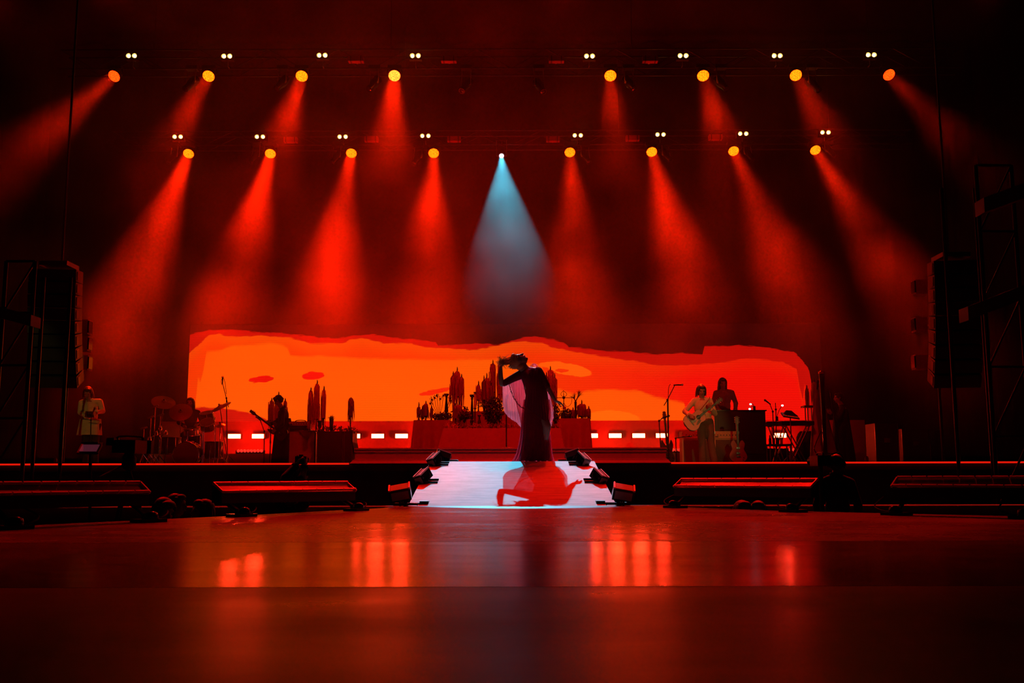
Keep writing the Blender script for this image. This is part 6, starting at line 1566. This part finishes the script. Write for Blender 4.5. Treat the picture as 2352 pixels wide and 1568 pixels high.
for i, (px, lb) in enumerate(((127, 'small bottle standing on the stage edge at far left'), (1991, 'small drink can on the stage edge at right'))):
    p = at(px, 1060, 16.6); p.z = ZS; o = MB().lathe(p, [(.028, 0), (.03, .01), (.03, .08), (.02, .095), (.02, .11)], 12).build('drink_can', BOT, None, True, p); tag(o, lb, 'can')
# hanging loudspeaker arrays at both sides
SPK = M('speaker_grille', (.012, .009, .009), .5, 0, .3, 50)
def array(label, px, y0, y1, Y, n, s):
    p0, p1 = at(px, y0, Y), at(px + 10 * s, y1, Y)
    g = thing('speaker_array', label, 'loudspeaker', V((p0.x, Y, p0.z)), 'hanging loudspeaker arrays')
    MB().tube([V((p0.x, Y + .2, 14.1)), p0 + V((0, .2, .1))], .02, 6).build('chain', MT['black'], g)
    MB().box(p0 + V((0, .1, .10)), (.5, .5, .08)).build('fly_frame', MT['steel'], g)
    for k in range(n):
        t = (k + .5) / n; c = p0.lerp(p1, t); c.x = p0.x; c.y = Y + .30 * t * t; R = Euler((.10 + .35 * t * t, 0, -.15 * s)).to_matrix(); h = (p0.z - p1.z) / n
        b = MB().box(c, (.80, .45, h - .015), R).build('cabinet', MT['black'], g); MB().box(c + R @ V((0, -.228, 0)), (.76, .012, h - .05), R).build('grille', SPK, b)
        MB().box(c + R @ V((-.405 * s, -.1, 0)), (.012, .14, h - .08), R).build('rigging_plate', MT['truss'], b)
array('curved hanging loudspeaker array at the right of the stage', 2190, 600, 880, 17.6, 9, 1)
array('curved hanging loudspeaker array at the left of the stage', 130, 620, 880, 17.6, 9, -1)
def sidefill(label, px, ys, Y, s):
    for i, y in enumerate(ys):
        p = at(px, y, Y); g = thing('side_lamp', label % ['topmost', 'middle', 'lowest'][i], 'stage light', p, 'side lamps on the wings')
        MB().box(p, (.24, .22, .30)).build('housing', BOXR, g); MB().box(p + V((-s * .13, -.02, 0)), (.03, .18, .24)).build('lens', GLASS, g); MB().tube([p + V((0, .1, 0)), V((p.x + s * .3, p.y + .1, p.z))], .02, 6).build('arm', MT['steel'], g)
    x = at(px, ys[0], Y).x + s * .32; g = thing('lamp_ladder', 'upright pipe carrying the side lamps on the %s wing' % ('left' if s < 0 else 'right'), 'pipe', V((x, Y + .1, ZS)))
    MB().tube([V((x, Y + .1, ZS)), V((x, Y + .1, at(px, ys[0], Y).z + .4))], .03, 8).build('pipe', MT['truss'], g, True); MB().lathe(V((x, Y + .1, ZS)), [(.3, 0), (.3, .02), (.05, .04)], 18).build('base', MT['black'], g, True)
sidefill('%s small side lamp on the left wing', 193, (752, 790, 834), 20.0, -1)
sidefill('%s small side lamp on the right wing', 2112, (660, 746, 832), 20.0, 1)
# scaffold towers with slanting deck beams outside the stage
def tower(label, s, xs, Y, beams):
    x0_, x1_ = [at(x, 700, Y).x for x in xs]; g = thing('scaffold_tower', label, 'scaffold', V(((x0_ + x1_) / 2, Y + .6, ZP)), 'scaffold towers')
    zt = at(xs[0], 380 if s > 0 else 600, Y).z
    for x in (x0_, x1_):
        for y in (Y, Y + 1.2): MB().tube([V((x, y, ZP)), V((x, y, zt))], .03, 7).build('post', MT['truss'], g, True)
    n = 6
    for k in range(n):
        z0_, z1_ = ZP + (zt - ZP) * k / n, ZP + (zt - ZP) * (k + 1) / n
        MB().tube([V((x0_, Y, z0_)), V((x1_, Y, z1_))], .016, 6).build('brace', MT['truss'], g)
        MB().tube([V((x0_, Y, z1_)), V((x1_, Y, z1_))], .02, 6).build('rung', MT['truss'], g)
    for (xa, ya, xb, yb, h) in beams:
        a, b = at(xa, ya, Y - .3), at(xb, yb, Y - .3); k = V((0, 0, h))
        MB().hexa([a, b, b + V((0, .3, 0)), a + V((0, .3, 0)), a + k, b + k, b + k + V((0, .3, 0)), a + V((0, .3, 0)) + k]).build('beam', M_BEAM, g)
M_BEAM = M('tower_beam', (.16, .05, .045), .6, 0, .3, 3)
tower('scaffold tower with slanting beams at the right border', 1, (2262, 2345), 14.5, ((2262, 487, 2420, 430, .22), (2225, 735, 2420, 660, .20)))
tower('scaffold tower with a slanting beam at the left border', -1, (8, 75), 14.5, ((-60, 715, 70, 748, .16),))
